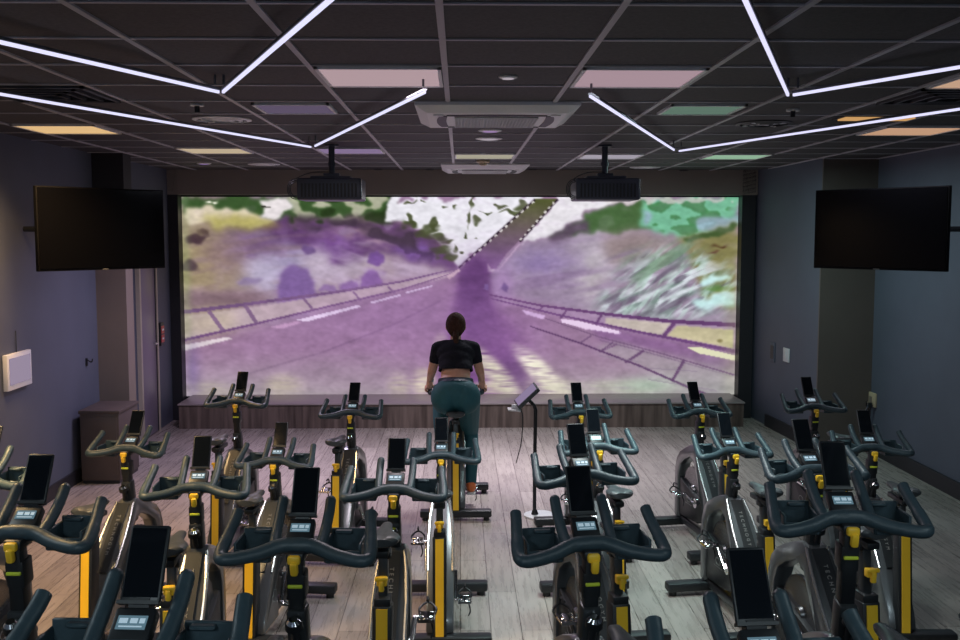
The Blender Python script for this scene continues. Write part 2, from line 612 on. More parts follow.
# dark tree band
poly([(250, 222), (300, 215), (380, 220), (428, 233), (445, 250), (459, 266), (452, 268), (418, 262), (380, 250), (352, 262), (338, 266), (322, 250), (300, 244), (285, 238)],
     (104, 70, 118), 3.0, 0.95)
blob(333, 245, 18, 14, (138, 92, 172), 0.8)
blob(415, 250, 20, 9, (128, 92, 168), 0.85)
blob(350, 232, 30, 5, (172, 144, 150), 0.55)
blob(378, 243, 14, 4, (182, 150, 170), 0.7)
poly([(290, 205), (395, 205), (400, 222), (290, 222)], (98, 88, 84), 3, 0.8)
blob(330, 240, 9, 22, (112, 72, 130), 0.5); blob(344, 238, 6, 20, (150, 112, 168), 0.4)
paint(blur((n_mid > 0.9) * 1.0, 0.8) * polymask([(300, 216), (440, 224), (455, 262), (330, 250)], 3), (70, 48, 84), 0.7)
paint(blur((n_mid < -1.2) * 1.0, 0.8) * polymask([(300, 216), (440, 224), (440, 245), (330, 245)], 3), (150, 124, 160), 0.6)
# green and white upper edge on the left
poly([(183, 197), (400, 197), (385, 214), (290, 218), (260, 218), (183, 214)], (70, 98, 58), 2)
m = (n_mid > 0.5) * 1.0
paint(blur(m, 1) * polymask([(290, 197), (400, 197), (392, 218), (292, 218)], 2), (200, 196, 170), 0.75)
paint(blur((n_mid < -0.7) * 1.0, 1) * polymask([(290, 197), (400, 197), (392, 225), (292, 225)], 2), (52, 70, 40), 0.8)
poly([(184, 207), (225, 207), (250, 211), (268, 218), (275, 223), (250, 226), (215, 225), (190, 222)], (214, 200, 176), 1.5)
poly([(200, 219), (235, 215), (272, 220), (278, 226), (250, 229), (215, 227)], (166, 158, 70), 3, 0.7)
poly([(262, 199), (290, 198), (293, 206), (284, 214), (274, 220), (258, 214), (266, 208)], (222, 214, 216), 1.2)
line((263, 207), (272, 206), 2, 2, (70, 70, 60))
blob(210, 203, 3, 2, (235, 235, 215)); blob(217, 203, 3, 2, (235, 235, 215))
blob(194, 240, 8, 5, (92, 70, 86), 0.95, 4); blob(204, 234, 7, 3, (110, 90, 90), 0.8, 4)
blob(191, 265, 7, 6, (96, 78, 86), 0.9, 4); blob(251, 279, 9, 3, (148, 130, 170), 0.8, 4)
blob(306, 248, 7, 4, (118, 88, 148), 0.85, 4)
blob(293, 290, 18, 22, (136, 98, 168), 0.95, 4); blob(306, 283, 8, 12, (140, 106, 172), 0.6, 4)
blob(375, 258, 8, 5, (128, 94, 158), 0.9, 4); blob(370, 279, 12, 10, (134, 98, 160), 0.9, 4)
blob(348, 284, 9, 6, (142, 108, 166), 0.8, 4)
poly([(183, 290), (260, 288), (330, 288), (260, 300), (183, 309)], (152, 124, 142), 4, 0.8)
# sky, left of the aerial track
skyl = [(386, 206), (400, 199), (540, 197), (500, 229), (458, 266), (455, 268), (452, 258), (440, 246), (428, 234), (415, 226), (386, 222)]
poly(skyl, (224, 222, 230), 1.0)
for cx, cy, rx, ry in [(411, 218, 3, 9), (408, 224, 8, 3), (432, 222, 3, 6), (430, 228, 9, 4), (437, 236, 9, 4), (446, 241, 7, 3),
                       (440, 250, 9, 5), (450, 256, 6, 5), (422, 233, 8, 5), (455, 248, 2, 3), (470, 202, 2, 7), (468, 218, 2, 8),
                       (477, 221, 5, 3), (500, 206, 4, 2), (512, 211, 12, 2.5), (520, 206, 8, 3), (465, 236, 1.5, 3), (473, 239, 2, 1.5),
                       (461, 250, 3, 2), (442, 205, 4, 1.5), (454, 206, 3, 1.5), (424, 201, 3, 1), (410, 201, 6, 1.2), (484, 211, 6, 1)]:
    blob(cx, cy, rx, ry, (84, 92, 58), 0.9, 5)
blob(437, 243, 10, 4, (112, 84, 104), 0.6)
# hillside on the right
poly([(522, 241), (545, 238), (565, 226), (600, 205), (738, 197), (738, 340), (600, 316), (500, 297), (478, 285), (482, 272), (500, 262)], (158, 142, 164), 3)
poly([(557, 197), (645, 197), (612, 203), (598, 206), (588, 210), (574, 220), (562, 229), (545, 238), (528, 240), (522, 242)], (222, 218, 224), 1.0)
blob(600, 262, 20, 30, (190, 178, 196), 0.85); blob(592, 275, 14, 30, (196, 192, 186), 0.6)
blob(540, 262, 34, 14, (142, 122, 172), 0.8)
poly([(548, 238), (566, 228), (580, 218), (600, 207), (640, 200), (675, 198), (668, 226), (620, 232), (590, 232), (568, 236)], (78, 112, 66), 1.5, 0.95)
poly([(548, 238), (566, 226), (585, 218), (590, 230), (570, 236), (552, 244)], (104, 84, 108), 2, 0.9)
poly([(600, 232), (640, 231), (665, 236), (690, 245), (670, 262), (610, 262)], (150, 132, 130), 5, 0.8)
poly([(640, 200), (738, 197), (738, 224), (700, 232), (680, 238), (655, 231), (640, 224)], (118, 186, 152), 2)
paint(blur((n_mid > 0.4) * 1.0, 0.8) * polymask([(640, 200), (728, 198), (726, 226), (684, 236), (645, 226)], 2), (70, 128, 76), 0.8)
paint(blur((n_big > 0.5) * 1.0, 1.5) * polymask([(640, 200), (738, 198), (738, 224), (684, 236), (645, 226)], 2), (158, 172, 206), 0.7)
poly([(600, 197), (738, 197), (738, 200), (640, 202), (610, 203)], (206, 196, 196), 0.8, 0.7)
poly([(676, 238), (700, 230), (738, 222), (738, 312), (705, 300), (696, 275), (686, 250)], (136, 130, 84), 3)
poly([(684, 238), (700, 230), (738, 222), (738, 228), (712, 234), (690, 241)], (72, 98, 56), 1.2, 0.9)
blob(722, 246, 6, 2, (90, 60, 44), 0.9); blob(712, 252, 4, 2, (110, 70, 60), 0.9)
# diagonal streaks of pale teal on the slope
def streaks(ang, sl, sw, thr):
    """elongated noise running at an angle"""
    base_ = rng.standard_normal((420, 420))
    def b1(a, sg, ax):
        r = int(3 * sg) + 1
        k = np.exp(-np.arange(-r, r + 1) ** 2 / (2 * sg * sg)); k /= k.sum()
        return sum(w * np.roll(a, q - r, ax) for q, w in enumerate(k))
    b_ = b1(b1(base_, sl, 1), sw, 0)
    b_ = (b_ - b_.mean()) / b_.std()
    ca_, sa_ = math.cos(ang), math.sin(ang)
    X_, Y_ = PX - 640, PY - 270
    U = (X_ * ca_ + Y_ * sa_).astype(int) % 420
    V = (-X_ * sa_ + Y_ * ca_ + 3 * np.sin(X_ * .03)) % 420
    V0 = V.astype(int) % 420
    f_ = V - np.floor(V)
    v_ = b_[V0, U] * (1 - f_) + b_[(V0 + 1) % 420, U] * f_
    return np.clip(0.5 + (v_ - thr) * 0.7, 0, 1)
reg = polymask([(600, 290), (630, 268), (665, 246), (700, 255), (735, 272), (738, 308), (690, 318), (634, 316), (600, 312)], 7)
paint(streaks(R(-24), 8, 2.8, 0.1) * reg, (120, 150, 136), 0.8)
paint(streaks(R(-26), 7, 1.8, 0.25) * reg, (204, 210, 218), 0.95)
paint(streaks(R(-50), 5, 1.1, 0.7) * reg, (188, 214, 206), 0.7)
paint(streaks(R(-30), 6, 1.2, 0.8) * reg, (104, 92, 112), 0.7)
paint(streaks(R(-30), 12, 2.0, 0.4) * polymask([(610, 262), (690, 236), (700, 250), (640, 292)], 6), (116, 150, 120), 0.75)
paint(streaks(R(-12), 16, 2.2, 0.5) * polymask([(505, 262), (560, 240), (640, 236), (650, 262), (600, 300), (520, 295)], 8), (132, 108, 146), 0.5)
paint(streaks(R(-8), 16, 2.0, 0.5) * polymask([(183, 235), (300, 225), (330, 290), (183, 308)], 8), (140, 116, 118), 0.45)
paint(streaks(R(14), 14, 2.0, 0.3) * polymask([(310, 262), (360, 250), (450, 270), (340, 290), (300, 290)], 6), (196, 180, 200), 0.5)
poly([(700, 282), (726, 272), (732, 276), (718, 284), (700, 288)], (190, 226, 226), 1.5)
poly([(694, 300), (725, 292), (738, 296), (738, 306), (700, 308)], (186, 222, 222), 2)
blob(718, 290, 12, 3, (110, 150, 80), 0.8)
blob(612, 285, 18, 8, (160, 138, 160), 0.7)
paint(blur((n_mid > 0.8) * 1.0, 1), (150, 130, 160), 0.12)
# bushes and rocks, soft purple shade on the left slope
WARP = 0.6
blob(262, 272, 16, 17, (184, 176, 204), 0.8, 3)
blob(320, 262, 12, 16, (188, 174, 192), 0.7, 3); blob(330, 272, 26, 8, (184, 170, 188), 0.7, 3)
poly([(277, 299), (278, 280), (284, 268), (295, 264), (306, 268), (314, 282), (316, 297)], (126, 98, 156), 1.6, 0.95)
poly([(366, 262), (368, 253), (376, 250), (384, 254), (385, 262), (376, 265)], (116, 80, 148), 1.0, 0.9)
poly([(358, 289), (360, 278), (368, 270), (376, 271), (382, 280), (382, 287)], (130, 94, 156), 1.0, 0.9)
poly([(338, 290), (342, 282), (350, 279), (356, 284), (357, 290)], (136, 102, 160), 1.0, 0.85)
poly([(318, 291), (324, 284), (334, 284), (338, 291)], (140, 108, 164), 1.0, 0.8)
poly([(300, 250), (304, 244), (313, 245), (316, 251), (308, 254)], (108, 82, 132), 1.0, 0.85)
poly([(187, 236), (196, 232), (206, 236), (202, 244), (190, 244)], (84, 64, 72), 1.2, 0.85)
poly([(185, 264), (188, 258), (196, 259), (199, 266), (192, 271), (186, 269)], (94, 76, 84), 1.2, 0.85)
poly([(196, 230), (212, 229), (208, 234), (198, 233)], (108, 88, 80), 1.2, 0.7)
poly([(236, 280), (246, 276), (262, 279), (258, 284), (240, 284)], (142, 124, 162), 1.4, 0.8)
poly([(183, 292), (230, 290), (270, 296), (260, 303), (183, 307)], (128, 104, 112), 3.0, 0.75)
paint(np.clip(n_mid * .5 + .4, 0, 1) * polymask([(290, 214), (400, 218), (440, 232), (455, 258), (400, 246), (350, 232), (290, 228)], 3), (74, 62, 72), 0.75)
WARP = 0.0
# aerial track
tr = polymask([(534, 199), (556, 199), (537, 222), (519, 240), (505, 254), (494, 270), (484, 276), (474, 262), (458, 266), (500, 229)], 0.6)
g = np.clip((PY - 199) / 60, 0, 1)[..., None]
tcol = np.array((96, 102, 60)) * (1 - g) + np.array((126, 92, 138)) * g
img = img * (1 - tr[..., None]) + tcol * tr[..., None]
for (p0, p1, rgb) in [((534, 199), (458, 267), (60, 44, 60)), ((557, 199), (519, 241), (60, 44, 60))]:
    line(p0, p1, 1.8, 1.8, rgb)
for i in range(14):
    t = i / 14
    line((533 - 74 * t, 201 + 66 * t), (533 - 74 * (t + .035), 201 + 66 * (t + .035)), 1.6, 1.6, (222, 218, 214))
    if i < 9:
        t = i / 9
        line((553 - 36 * t, 202 + 40 * t), (553 - 36 * (t + .05), 202 + 40 * (t + .05)), 1.6, 1.6, (222, 218, 214))
poly([(486, 262), (490, 268), (495, 269), (492, 272), (487, 272)], (222, 210, 214), 0.8)
line((519, 243), (497, 270), 1.5, 1.5, (190, 160, 190), 0.7)
# purple tunnel of road in the middle and the carriageway
poly([(457, 270), (470, 260), (480, 258), (489, 268), (492, 300), (520, 340), (560, 400), (430, 400), (445, 330), (452, 295)], (120, 76, 134), 5, 0.85)
blob(502, 284, 12, 20, (168, 136, 182), 0.8, 3)
poly([(458, 300), (459, 272), (466, 262), (476, 259), (485, 264), (489, 274), (489, 300), (500, 330), (520, 360), (532, 396), (500, 396), (470, 350)], (104, 66, 120), 2.5, 0.75)
blob(472, 285, 15, 26, (92, 56, 108), 0.6)
poly([(483, 288), (484, 283), (488, 284), (487, 290)], (120, 92, 150), .6); poly([(500, 288), (503, 281), (508, 286), (506, 292)], (118, 94, 146), .8)
blob(505, 335, 30, 26, (150, 104, 160), 0.6)
road = polymask([(183, 345), (260, 328), (400, 296), (455, 276), (445, 330), (420, 400), (183, 400)], 3)
paint(road, (156, 120, 156), 0.7)
# left barrier
poly([(183, 315), (260, 305), (340, 292), (450, 272), (452, 275), (340, 303), (260, 322), (183, 339)], (186, 166, 172), 0.8)
poly([(183, 315), (235, 308), (235, 326), (183, 338)], (186, 172, 142), 6, 0.6)
pline([(183, 311), (240, 304), (330, 292), (400, 281), (455, 268)], (4, 1.2), (122, 92, 132))
pline([(183, 339), (250, 324), (330, 305), (400, 289), (457, 271)], (3, 1), (122, 88, 132))
for x0, y0, x1, y1, w in [(208, 310, 222, 330, 4), (244, 304, 255, 322, 4), (302, 297, 312, 309, 2.5), (352, 291, 360, 300, 2), (387, 286, 394, 293, 1.6)]:
    line((x0, y0), (x1, y1), w, w, (128, 98, 136), 0.85)
# lane dashes on the left
poly([(183, 344), (226, 336), (231, 338), (214, 342), (183, 350)], (214, 200, 206), 0.6)
poly([(270, 326), (296, 320), (300, 322), (280, 328)], (190, 150, 186), 0.6)
poly([(296, 319), (358, 304), (360, 306), (305, 321)], (224, 208, 232), 0.5)
line((370, 302), (400, 294), 2.2, 1.8, (216, 196, 226)); line((405, 292), (432, 285), 1.8, 1.4, (216, 196, 226))
line((447, 277), (459, 269), 5, 2, (206, 176, 186), 0.8)
pline([(183, 402), (250, 372), (320, 352), (390, 325), (440, 300)], (2.2, 1.0), (122, 92, 126), 0.7, 0.8)
# right barrier
poly([(500, 298), (600, 314), (738, 327), (738, 352), (640, 333), (560, 316), (500, 301)], (164, 136, 168), 1, 0.9)
poly([(606, 317), (672, 323), (662, 336), (606, 325)], (192, 180, 170), 0.8); poly([(678, 325), (736, 330), (736, 349), (668, 336)], (190, 180, 146), 0.8)
pline([(488, 294), (540, 305), (600, 313), (670, 321), (738, 325)], (1.4, 4.5), (112, 74, 122))
pline([(490, 298), (560, 315), (640, 332), (700, 344), (738, 352)], (1.4, 4), (116, 78, 128))
for x0, y0, x1, y1, w in [(676, 322, 664, 337, 4), (602, 314, 595, 325, 2.5), (567, 309, 560, 318, 2), (543, 305, 538, 311, 1.5)]:
    line((x0, y0), (x1, y1), w, w, (112, 74, 122), 0.9)
blob(722, 341, 3, 2, (130, 120, 80), 0.8, 4)
poly([(520, 309), (545, 315), (543, 319), (526, 314)], (210, 180, 220), 0.6)
poly([(560, 318), (580, 321), (622, 332), (620, 335), (585, 329), (562, 322)], (214, 186, 216), 0.5)
poly([(690, 348), (700, 347), (738, 357), (738, 362), (700, 353)], (206, 204, 166), 0.6)
poly([(585, 322), (640, 334), (738, 354), (738, 374), (680, 358), (600, 340)], (128, 86, 142), 3, 0.55)
poly([(600, 345), (620, 342), (738, 376), (738, 400), (690, 386), (600, 352)], (160, 148, 158), 3, 0.7)
pline([(530, 326), (580, 343), (640, 366), (690, 388), (738, 398)], (1.2, 3.0), (118, 84, 126))
pline([(600, 340), (650, 353), (738, 378)], (1.0, 1.6), (124, 100, 130), 0.8)
for x0, y0, x1, y1, w in [(645, 351, 628, 363, 2), (686, 362, 674, 382, 3), (618, 344, 600, 352, 1.5)]:
    line((x0, y0), (x1, y1), w, w, (122, 88, 128), 0.85)
gr = np.clip((PY - 345) / 50, 0, 1) ** 1.3
paint(gr * (1 - np.exp(-((PX - 470) / 60) ** 2)), (170, 162, 164), 0.85)
paint(np.clip((PX - 640) / 90, 0, 1) * gr, (160, 162, 162), 0.7)
# wet reflections along the bottom
rf = np.clip(0.82 + 0.22 * noise(5, 0.6), 0, 1)
def glow(cx, cy, rx, ry, sk, rgb, a):
    d = ((PX - cx - sk * (PY - cy)) / rx) ** 2 + ((PY - cy) / ry) ** 2
    paint(np.exp(-d * d) * rf, rgb, a)
glow(540, 372, 14, 25, 0.85, (236, 234, 206), 1.0); glow(552, 388, 24, 12, 0.5, (214, 208, 186), 0.9)
glow(494, 374, 15, 28, 0.8, (216, 212, 184), 1.0); glow(484, 390, 18, 8, 0, (206, 200, 172), 0.8)
glow(422, 382, 12, 14, 0, (212, 200, 178), 0.9); glow(397, 384, 12, 12, 0, (190, 178, 162), 0.8)
glow(282, 385, 20, 12, 0, (190, 178, 160), 0.8); glow(205, 390, 26, 9, 0, (180, 168, 160), 0.8)
glow(440, 345, 8, 12, 0, (206, 196, 176), 0.5)
glow(620, 388, 60, 8, 0, (186, 186, 170), 0.7); blob(650, 386, 30, 9, (170, 190, 172), 0.8)
glow(345, 375, 60, 22, 0, (156, 134, 154), 0.5)
blob(190, 370, 8, 30, (112, 92, 150), 0.5)
blob(735, 330, 10, 70, (170, 176, 110), 0.25)
blob(186, 270, 5, 80, (150, 190, 110), 0.25)
# faint violet overlay in the middle of the picture
blob(400, 310, 120, 40, (156, 114, 172), 0.35); blob(500, 320, 80, 60, (142, 98, 156), 0.15)
img = img * (1 + 0.02 * n_mid[..., None] + 0.015 * n_fine[..., None])
poly([(690, 348), (700, 347), (738, 356), (738, 361), (702, 354)], (214, 212, 178), 0.5)
poly([(561, 319), (580, 321), (620, 331), (620, 334), (585, 328), (562, 322)], (218, 194, 222), 0.4)
pline([(530, 326), (580, 343), (640, 366), (690, 388), (715, 398)], (1.2, 3.0), (104, 74, 112), 0.8)
pline([(545, 318), (600, 337), (660, 353), (738, 376)], (1.0, 1.8), (116, 88, 122), 0.7)
for x0, y0, x1, y1, w in [(645, 350, 626, 363, 2.2), (686, 360, 674, 382, 3), (614, 342, 600, 352, 1.6), (592, 335, 580, 343, 1.2)]:
    line((x0, y0), (x1, y1), w, w, (110, 80, 118), 0.85)
for x0, y0, x1, y1 in [(640, 368, 700, 372), (650, 380, 720, 392), (600, 356, 640, 362)]:
    line((x0, y0), (x1, y1), 1, 1, (140, 124, 146), 0.6)
lum = img.mean(axis=2, keepdims=True)
img = lum + (img - lum) * 0.80
img = 138 + (img - 138) * 1.13 - 2
img = img + (img - blur(img.mean(axis=2), 6)[..., None]) * 0.10
img = np.clip(img, 4, 250)

YS = 11.965
sc = thing('projection_screen', 'wide projection screen showing a violet mountain road across the far wall', 'screen', (0, YS, 0))
p00, p10 = at_y(183, 197, YS), at_y(738, 197, YS)
p01, p11 = at_y(185, 396, YS), at_y(734, 396, YS)
x0, x1 = (p00.x + p01.x) / 2, (p10.x + p11.x) / 2
zt, zb = p00.z, p01.z
vv = np.zeros((GH * GW, 3))
vv[:, 0] = (x0 + (x1 - x0) * xs / (GW - 1)).ravel()
vv[:, 1] = -0.030
vv[:, 2] = (zt + (zb - zt) * ys / (GH - 1)).ravel()
idx = np.arange(GH * GW).reshape(GH, GW)
f = np.stack([idx[:-1, :-1], idx[1:, :-1], idx[1:, 1:], idx[:-1, 1:]], -1).reshape(-1, 4)
me = bpy.data.meshes.new('projected_picture')
me.vertices.add(len(vv)); me.vertices.foreach_set('co', vv.ravel())
me.loops.add(f.size); me.loops.foreach_set('vertex_index', f.ravel().astype(np.int32))
me.polygons.add(len(f)); me.polygons.foreach_set('loop_start', np.arange(0, f.size, 4, dtype=np.int32))
me.update(calc_edges=True)
ca = me.color_attributes.new('picture', 'FLOAT_COLOR', 'POINT')
c = img.reshape(-1, 3) / 255
c = np.where(c <= 0.04045, c / 12.92, ((c + 0.055) / 1.055) ** 2.4)
ca.data.foreach_set('color', np.concatenate([c, np.ones((len(c), 1))], 1).astype(np.float32).ravel())
pm = bpy.data.materials.new('projected_road_picture')
pm.use_nodes = True
nt = pm.node_tree
b = nt.nodes['Principled BSDF']
an = nt.nodes.new('ShaderNodeAttribute')
an.attribute_name = 'picture'
nt.links.new(an.outputs['Color'], b.inputs['Emission Color'])
b.inputs['Emission Strength'].default_value = 1.0
b.inputs['Base Color'].default_value = (0.02, 0.02, 0.02, 1)
b.inputs['Roughness'].default_value = 0.9
b.inputs['Specular IOR Level'].default_value = 0.05
me.materials.append(pm)
o = bpy.data.objects.new('projected_picture', me)
COL.objects.link(o)
o.parent = sc
bm = bmesh.new()
bm_box(bm, ((x0 + x1) / 2, -0.008, (zt + zb) / 2), (x1 - x0 + 0.02, 0.03, zt - zb + 0.02))
to_obj('screen_panel', bm, M['white'], sc, smooth=False)
bm = bmesh.new()
t = 0.025
bm_box(bm, ((x0 + x1) / 2, -0.02, zt + t / 2), (x1 - x0 + 2 * t, 0.06, t))
bm_box(bm, ((x0 + x1) / 2, -0.02, zb - t / 2 + .003), (x1 - x0 + 2 * t, 0.06, t))
bm_box(bm, (x0 - t / 2, -0.02, (zt + zb) / 2), (t, 0.06, zt - zb))
bm_box(bm, (x1 + t / 2, -0.02, (zt + zb) / 2), (t, 0.06, zt - zb))
to_obj('frame', bm, M['black'], sc, smooth=False)

# ------------------------------------------------------------------ ceiling fittings
def ceil_pt(px, py, dz=0.0):
    return at_z(px, py, CEIL - dz)

def led_line(a, b, label, ext=(0, 0)):
    A, B = ceil_pt(*a, 0.075), ceil_pt(*b, 0.075)
    d = (B - A).normalized()
    A = A - d * ext[0]
    B = B + d * ext[1]
    mid = (A + B) / 2
    L = (B - A).length
    t = thing('linear_light', label, 'light', mid, math.atan2(d.y, d.x), 'linear LED lights zigzagging under the ceiling')
    box_obj('housing', (0, 0, 0.013), (L, 0.020, 0.014), M['ledcase'], t, bev=0.002)
    box_obj('diffuser', (0, 0, 0.0), (L - 0.006, 0.0125, 0.014), M['led'], t, bev=0.002)
    for s in (-1, 1):
        bm = bmesh.new()
        bm_cyl(bm, (s * (L / 2 - 0.03), 0, 0.03), (s * (L / 2 - 0.03), 0, 0.075), 0.006, 8)
        to_obj('hanger', bm, M['ledcase'], t)

led_line((0, 42), (219, 92), 'bright linear light across the upper left corner, meeting the steep one', (1.0, 0))
led_line((223, 92), (330, 0), 'steep bright linear light rising to the top edge, left of centre', (0, 0.9))
led_line((0, 94), (311, 147), 'long linear light on the left, reaching the left projector pole', (1.2, 0))
led_line((315, 146), (425, 92), 'short linear light from left projector towards the pink panel', (0, 0))
led_line((745, 0), (788, 95), 'steep bright linear light rising to the top edge, right of centre', (0.9, 0))
led_line((793, 95), (960, 67), 'bright linear light to the upper right edge, from the steep one', (0, 1.0))
led_line((590, 96), (674, 150), 'short linear light right of the large air conditioning cassette', (0, 0))
led_line((679, 151), (960, 109), 'long linear light on the right, running above the right television', (0, 1.2))

A_, B_ = Vector((0.25, 0.45, CEIL - .075)), Vector((1.15, 1.35, CEIL - .075))
def cell(ix, py):
    """centre of the ceiling tile in column ix and the row seen at picture height py"""
    y = ceil_pt(460, py).y
    k = math.floor((y - Y0G) / 0.6)
    return X0 + 0.6 * (ix + 0.5), Y0G + 0.6 * (k + 0.5)

def panel(ix, py, rgb, label, size=0.565, s=1.0, name='ceiling_panel_light', group='square ceiling panel lights'):
    x, y = cell(ix, py)
    t = thing(name, label, 'light', (x, y, CEIL), 0, group)
    bm = bmesh.new()
    h = size / 2
    for sx, sy, w, l in ((0, 1, size, .016), (0, -1, size, .016), (1, 0, .016, size), (-1, 0, .016, size)):
        bm_box(bm, (sx * (h - .008), sy * (h - .008), -0.008), (w, l, 0.016))
    to_obj('frame', bm, M['ac_grille'], t, smooth=False)
    box_obj('diffuser', (0, 0, -0.006), (size - .034, size - .034, 0.010), emis_panel('panel_diffuser', rgb, s), t)

panel(-1, 75, (186, 160, 166), 'large pinkish ceiling panel light left of centre, nearest row')
panel(1, 75, (176, 150, 160), 'large pinkish ceiling panel light right of centre, nearest row')
panel(-5, 125, (238, 196, 138), 'warm yellow ceiling panel light above the left television')
panel(5, 132, (204, 160, 128), 'warm ceiling panel light above the right television')
panel(4, 80, (206, 168, 140), 'warm ceiling panel light cut by the right picture edge')
panel(-4, 152, (200, 180, 150), 'cream ceiling panel light left of the left projector')
panel(-2, 150, (136, 116, 152), 'violet ceiling panel light just right of the left projector pole')
panel(0, 155, (176, 170, 150), 'pale ceiling panel light between the two cassettes')
panel(2, 153, (170, 164, 176), 'pale ceiling panel light behind the right projector pole')
panel(4, 155, (150, 188, 158), 'greenish ceiling panel light near the top right of the screen')
panel(-2, 108, (96, 84, 108), 'small dim violet ceiling panel between the left linear lights', 0.44)
panel(2, 111, (96, 122, 108), 'small dim green ceiling panel between the right linear lights', 0.44)

def round_vent(px, py, r, label, dark=False):
    p = ceil_pt(px, py)
    t = thing('round_air_diffuser', label, 'air vent', (p.x, p.y, CEIL), 0, 'round ceiling air diffusers')
    bm = bmesh.new()
    for (ro, ri, z) in ((r, r * 0.84, 0.012), (r * 0.7, r * 0.58, 0.016), (r * 0.42, r * 0.30, 0.018)):
        n = 36
        vo = [[bm.verts.new((q_ * math.cos(2 * PI * k / n), q_ * math.sin(2 * PI * k / n), zz)) for k in range(n)] for q_, zz in ((ro, -0.001), (ro, -z * .6), (ri, -z), (ri, -0.001))]
        for a_ in range(3):
            for k in range(n):
                bm.faces.new((vo[a_][k], vo[a_][(k + 1) % n], vo[a_ + 1][(k + 1) % n], vo[a_ + 1][k]))
    to_obj('ring', bm, M['ac_dark'] if dark else M['ac_grille'], t)
    bm = bmesh.new()
    bm_cyl(bm, (0, 0, -0.0005), (0, 0, -0.004), r * 0.84, 32)
    to_obj('core', bm, M['black'], t)
    bm = bmesh.new()
    for k in range(4):
        a_ = PI / 4 + k * PI / 2
        bm_box(bm, (r * .42 * math.cos(a_), r * .42 * math.sin(a_), -0.012), (r * 0.84, 0.012, 0.006), Euler((0, 0, a_)))
    to_obj('spoke', bm, M['ac_grille'], t, smooth=False)

round_vent(222, 119, 0.19, 'pale round air diffuser below the upper left linear light')
round_vent(764, 123, 0.19, 'dark round air diffuser below the upper right linear light', True)
round_vent(264, 164, 0.17, 'small pale round air diffuser before the screen, upper left')
round_vent(645, 167, 0.17, 'small pale round air diffuser before the screen, right of projector')

def square_vent(ix, py, label):
    x, y = cell(ix, py)
    t = thing('square_air_diffuser', label, 'air vent', (x, y, CEIL), 0, 'square ceiling air diffusers')
    bm = bmesh.new()
    for i in range(4):
        s = 0.56 - i * 0.13
        for sx, sy, w, l in ((0, 1, s, .02), (0, -1, s, .02), (1, 0, .02, s), (-1, 0, .02, s)):
            bm_box(bm, (sx * (s / 2 - .01), sy * (s / 2 - .01), -0.010 - .003 * i), (w, l, 0.018))
    to_obj('louvre', bm, M['ac_dark'], t, smooth=False)
    box_obj('backing', (0, 0, -0.003), (0.54, 0.54, 0.004), M['black'], t)
square_vent(-4, 92, 'dark square louvred diffuser at the upper left')
square_vent(4, 100, 'dark square louvred diffuser at the upper right')

# narrow warm slot light on the right
A, B = ceil_pt(840, 117), ceil_pt(912, 117)
t = thing('slot_light', 'narrow warm two-piece slot light between right linear lights', 'light', ((A.x + B.x) / 2, A.y, CEIL))
w = (B.x - A.x)
box_obj('tray', (0, 0, -0.004), (w + .02, 0.22, 0.008), M['ac_dark'], t)
for sx, ww in ((-0.2, 0.55), (0.3, 0.38)):
    box_obj('diffuser', (sx * w, 0, -0.012), (ww * w, 0.14, 0.010), emis_panel('slot_diffuser', (214, 164, 104)), t)

def downlight(px, py, r, label, rgb=None):
    p = ceil_pt(px, py)
    t = thing('downlight', label, 'light', (p.x, p.y, CEIL), 0, 'small round ceiling downlights')
    bm = bmesh.new()
    bm_tube(bm, [(0, 0, -0.001), (0, 0, -0.008), (0, 0, -0.012)], [r, r, r * .8], 24)
    to_obj('bezel', bm, M['ac_grille'] if rgb else M['ac_dark'], t)
    bm = bmesh.new()
    bm_cyl(bm, (0, 0, -0.0118), (0, 0, -0.0145), r * 0.62, 20)
    to_obj('lens', bm, emis_panel('downlight_lens', rgb, 0.9) if rgb else M['black'], t)
downlight(508, 76, 0.045, 'small white downlight above the large cassette', (190, 180, 190))
downlight(490, 130, 0.085, 'violet-ringed downlight just beyond the large cassette', (170, 140, 190))
downlight(489, 138, 0.105, 'wider pale downlight between large cassette and smoke detector', (190, 180, 190))
downlight(204, 163, 0.075, 'small violet downlight left of the screen top', (150, 120, 180))
downlight(378, 169, 0.055, 'dark spot downlight right of the left projector')
downlight(430, 169, 0.055, 'dark spot downlight just left of the far cassette')
downlight(533, 169, 0.055, 'dark spot downlight just right of the far cassette')
downlight(684, 170, 0.055, 'dark spot downlight above the screen, far right')

# smoke detector and sensor
p = ceil_pt(483, 160)
t = thing('smoke_detector', 'round cream smoke detector in front of the far cassette', 'smoke detector', (p.x, p.y, CEIL))
bm = bmesh.new()
bm_tube(bm, [(0, 0, -0.001), (0, 0, -0.02), (0, 0, -0.03)], [.07, .07, .055], 24)
to_obj('base', bm, M['beige'], t)
bm = bmesh.new()
bm_tube(bm, [(0, 0, -0.03), (0, 0, -0.05), (0, 0, -0.058)], [.04, .036, .015], 20)
to_obj('sensor_cap', bm, M['beige'], t)
for px, py, lb in ((197, 104, 'small dark ceiling sensor above the left round diffuser'), (793, 109, 'small dark ceiling sensor above the right round diffuser')):
    p = ceil_pt(px, py)
    t = thing('ceiling_sensor', lb, 'sensor', (p.x, p.y, CEIL), 0, 'small ceiling sensors')
    bm = bmesh.new()
    bm_cyl(bm, (0, 0, -0.001), (0, 0, -0.012), 0.04, 16)
    to_obj('plate', bm, M['ac_grille'], t)
    bm = bmesh.new()
    bm_cyl(bm, (0, 0, -0.012), (0, 0, -0.05), 0.015, 12)
    to_obj('sensor_head', bm, M['black'], t)

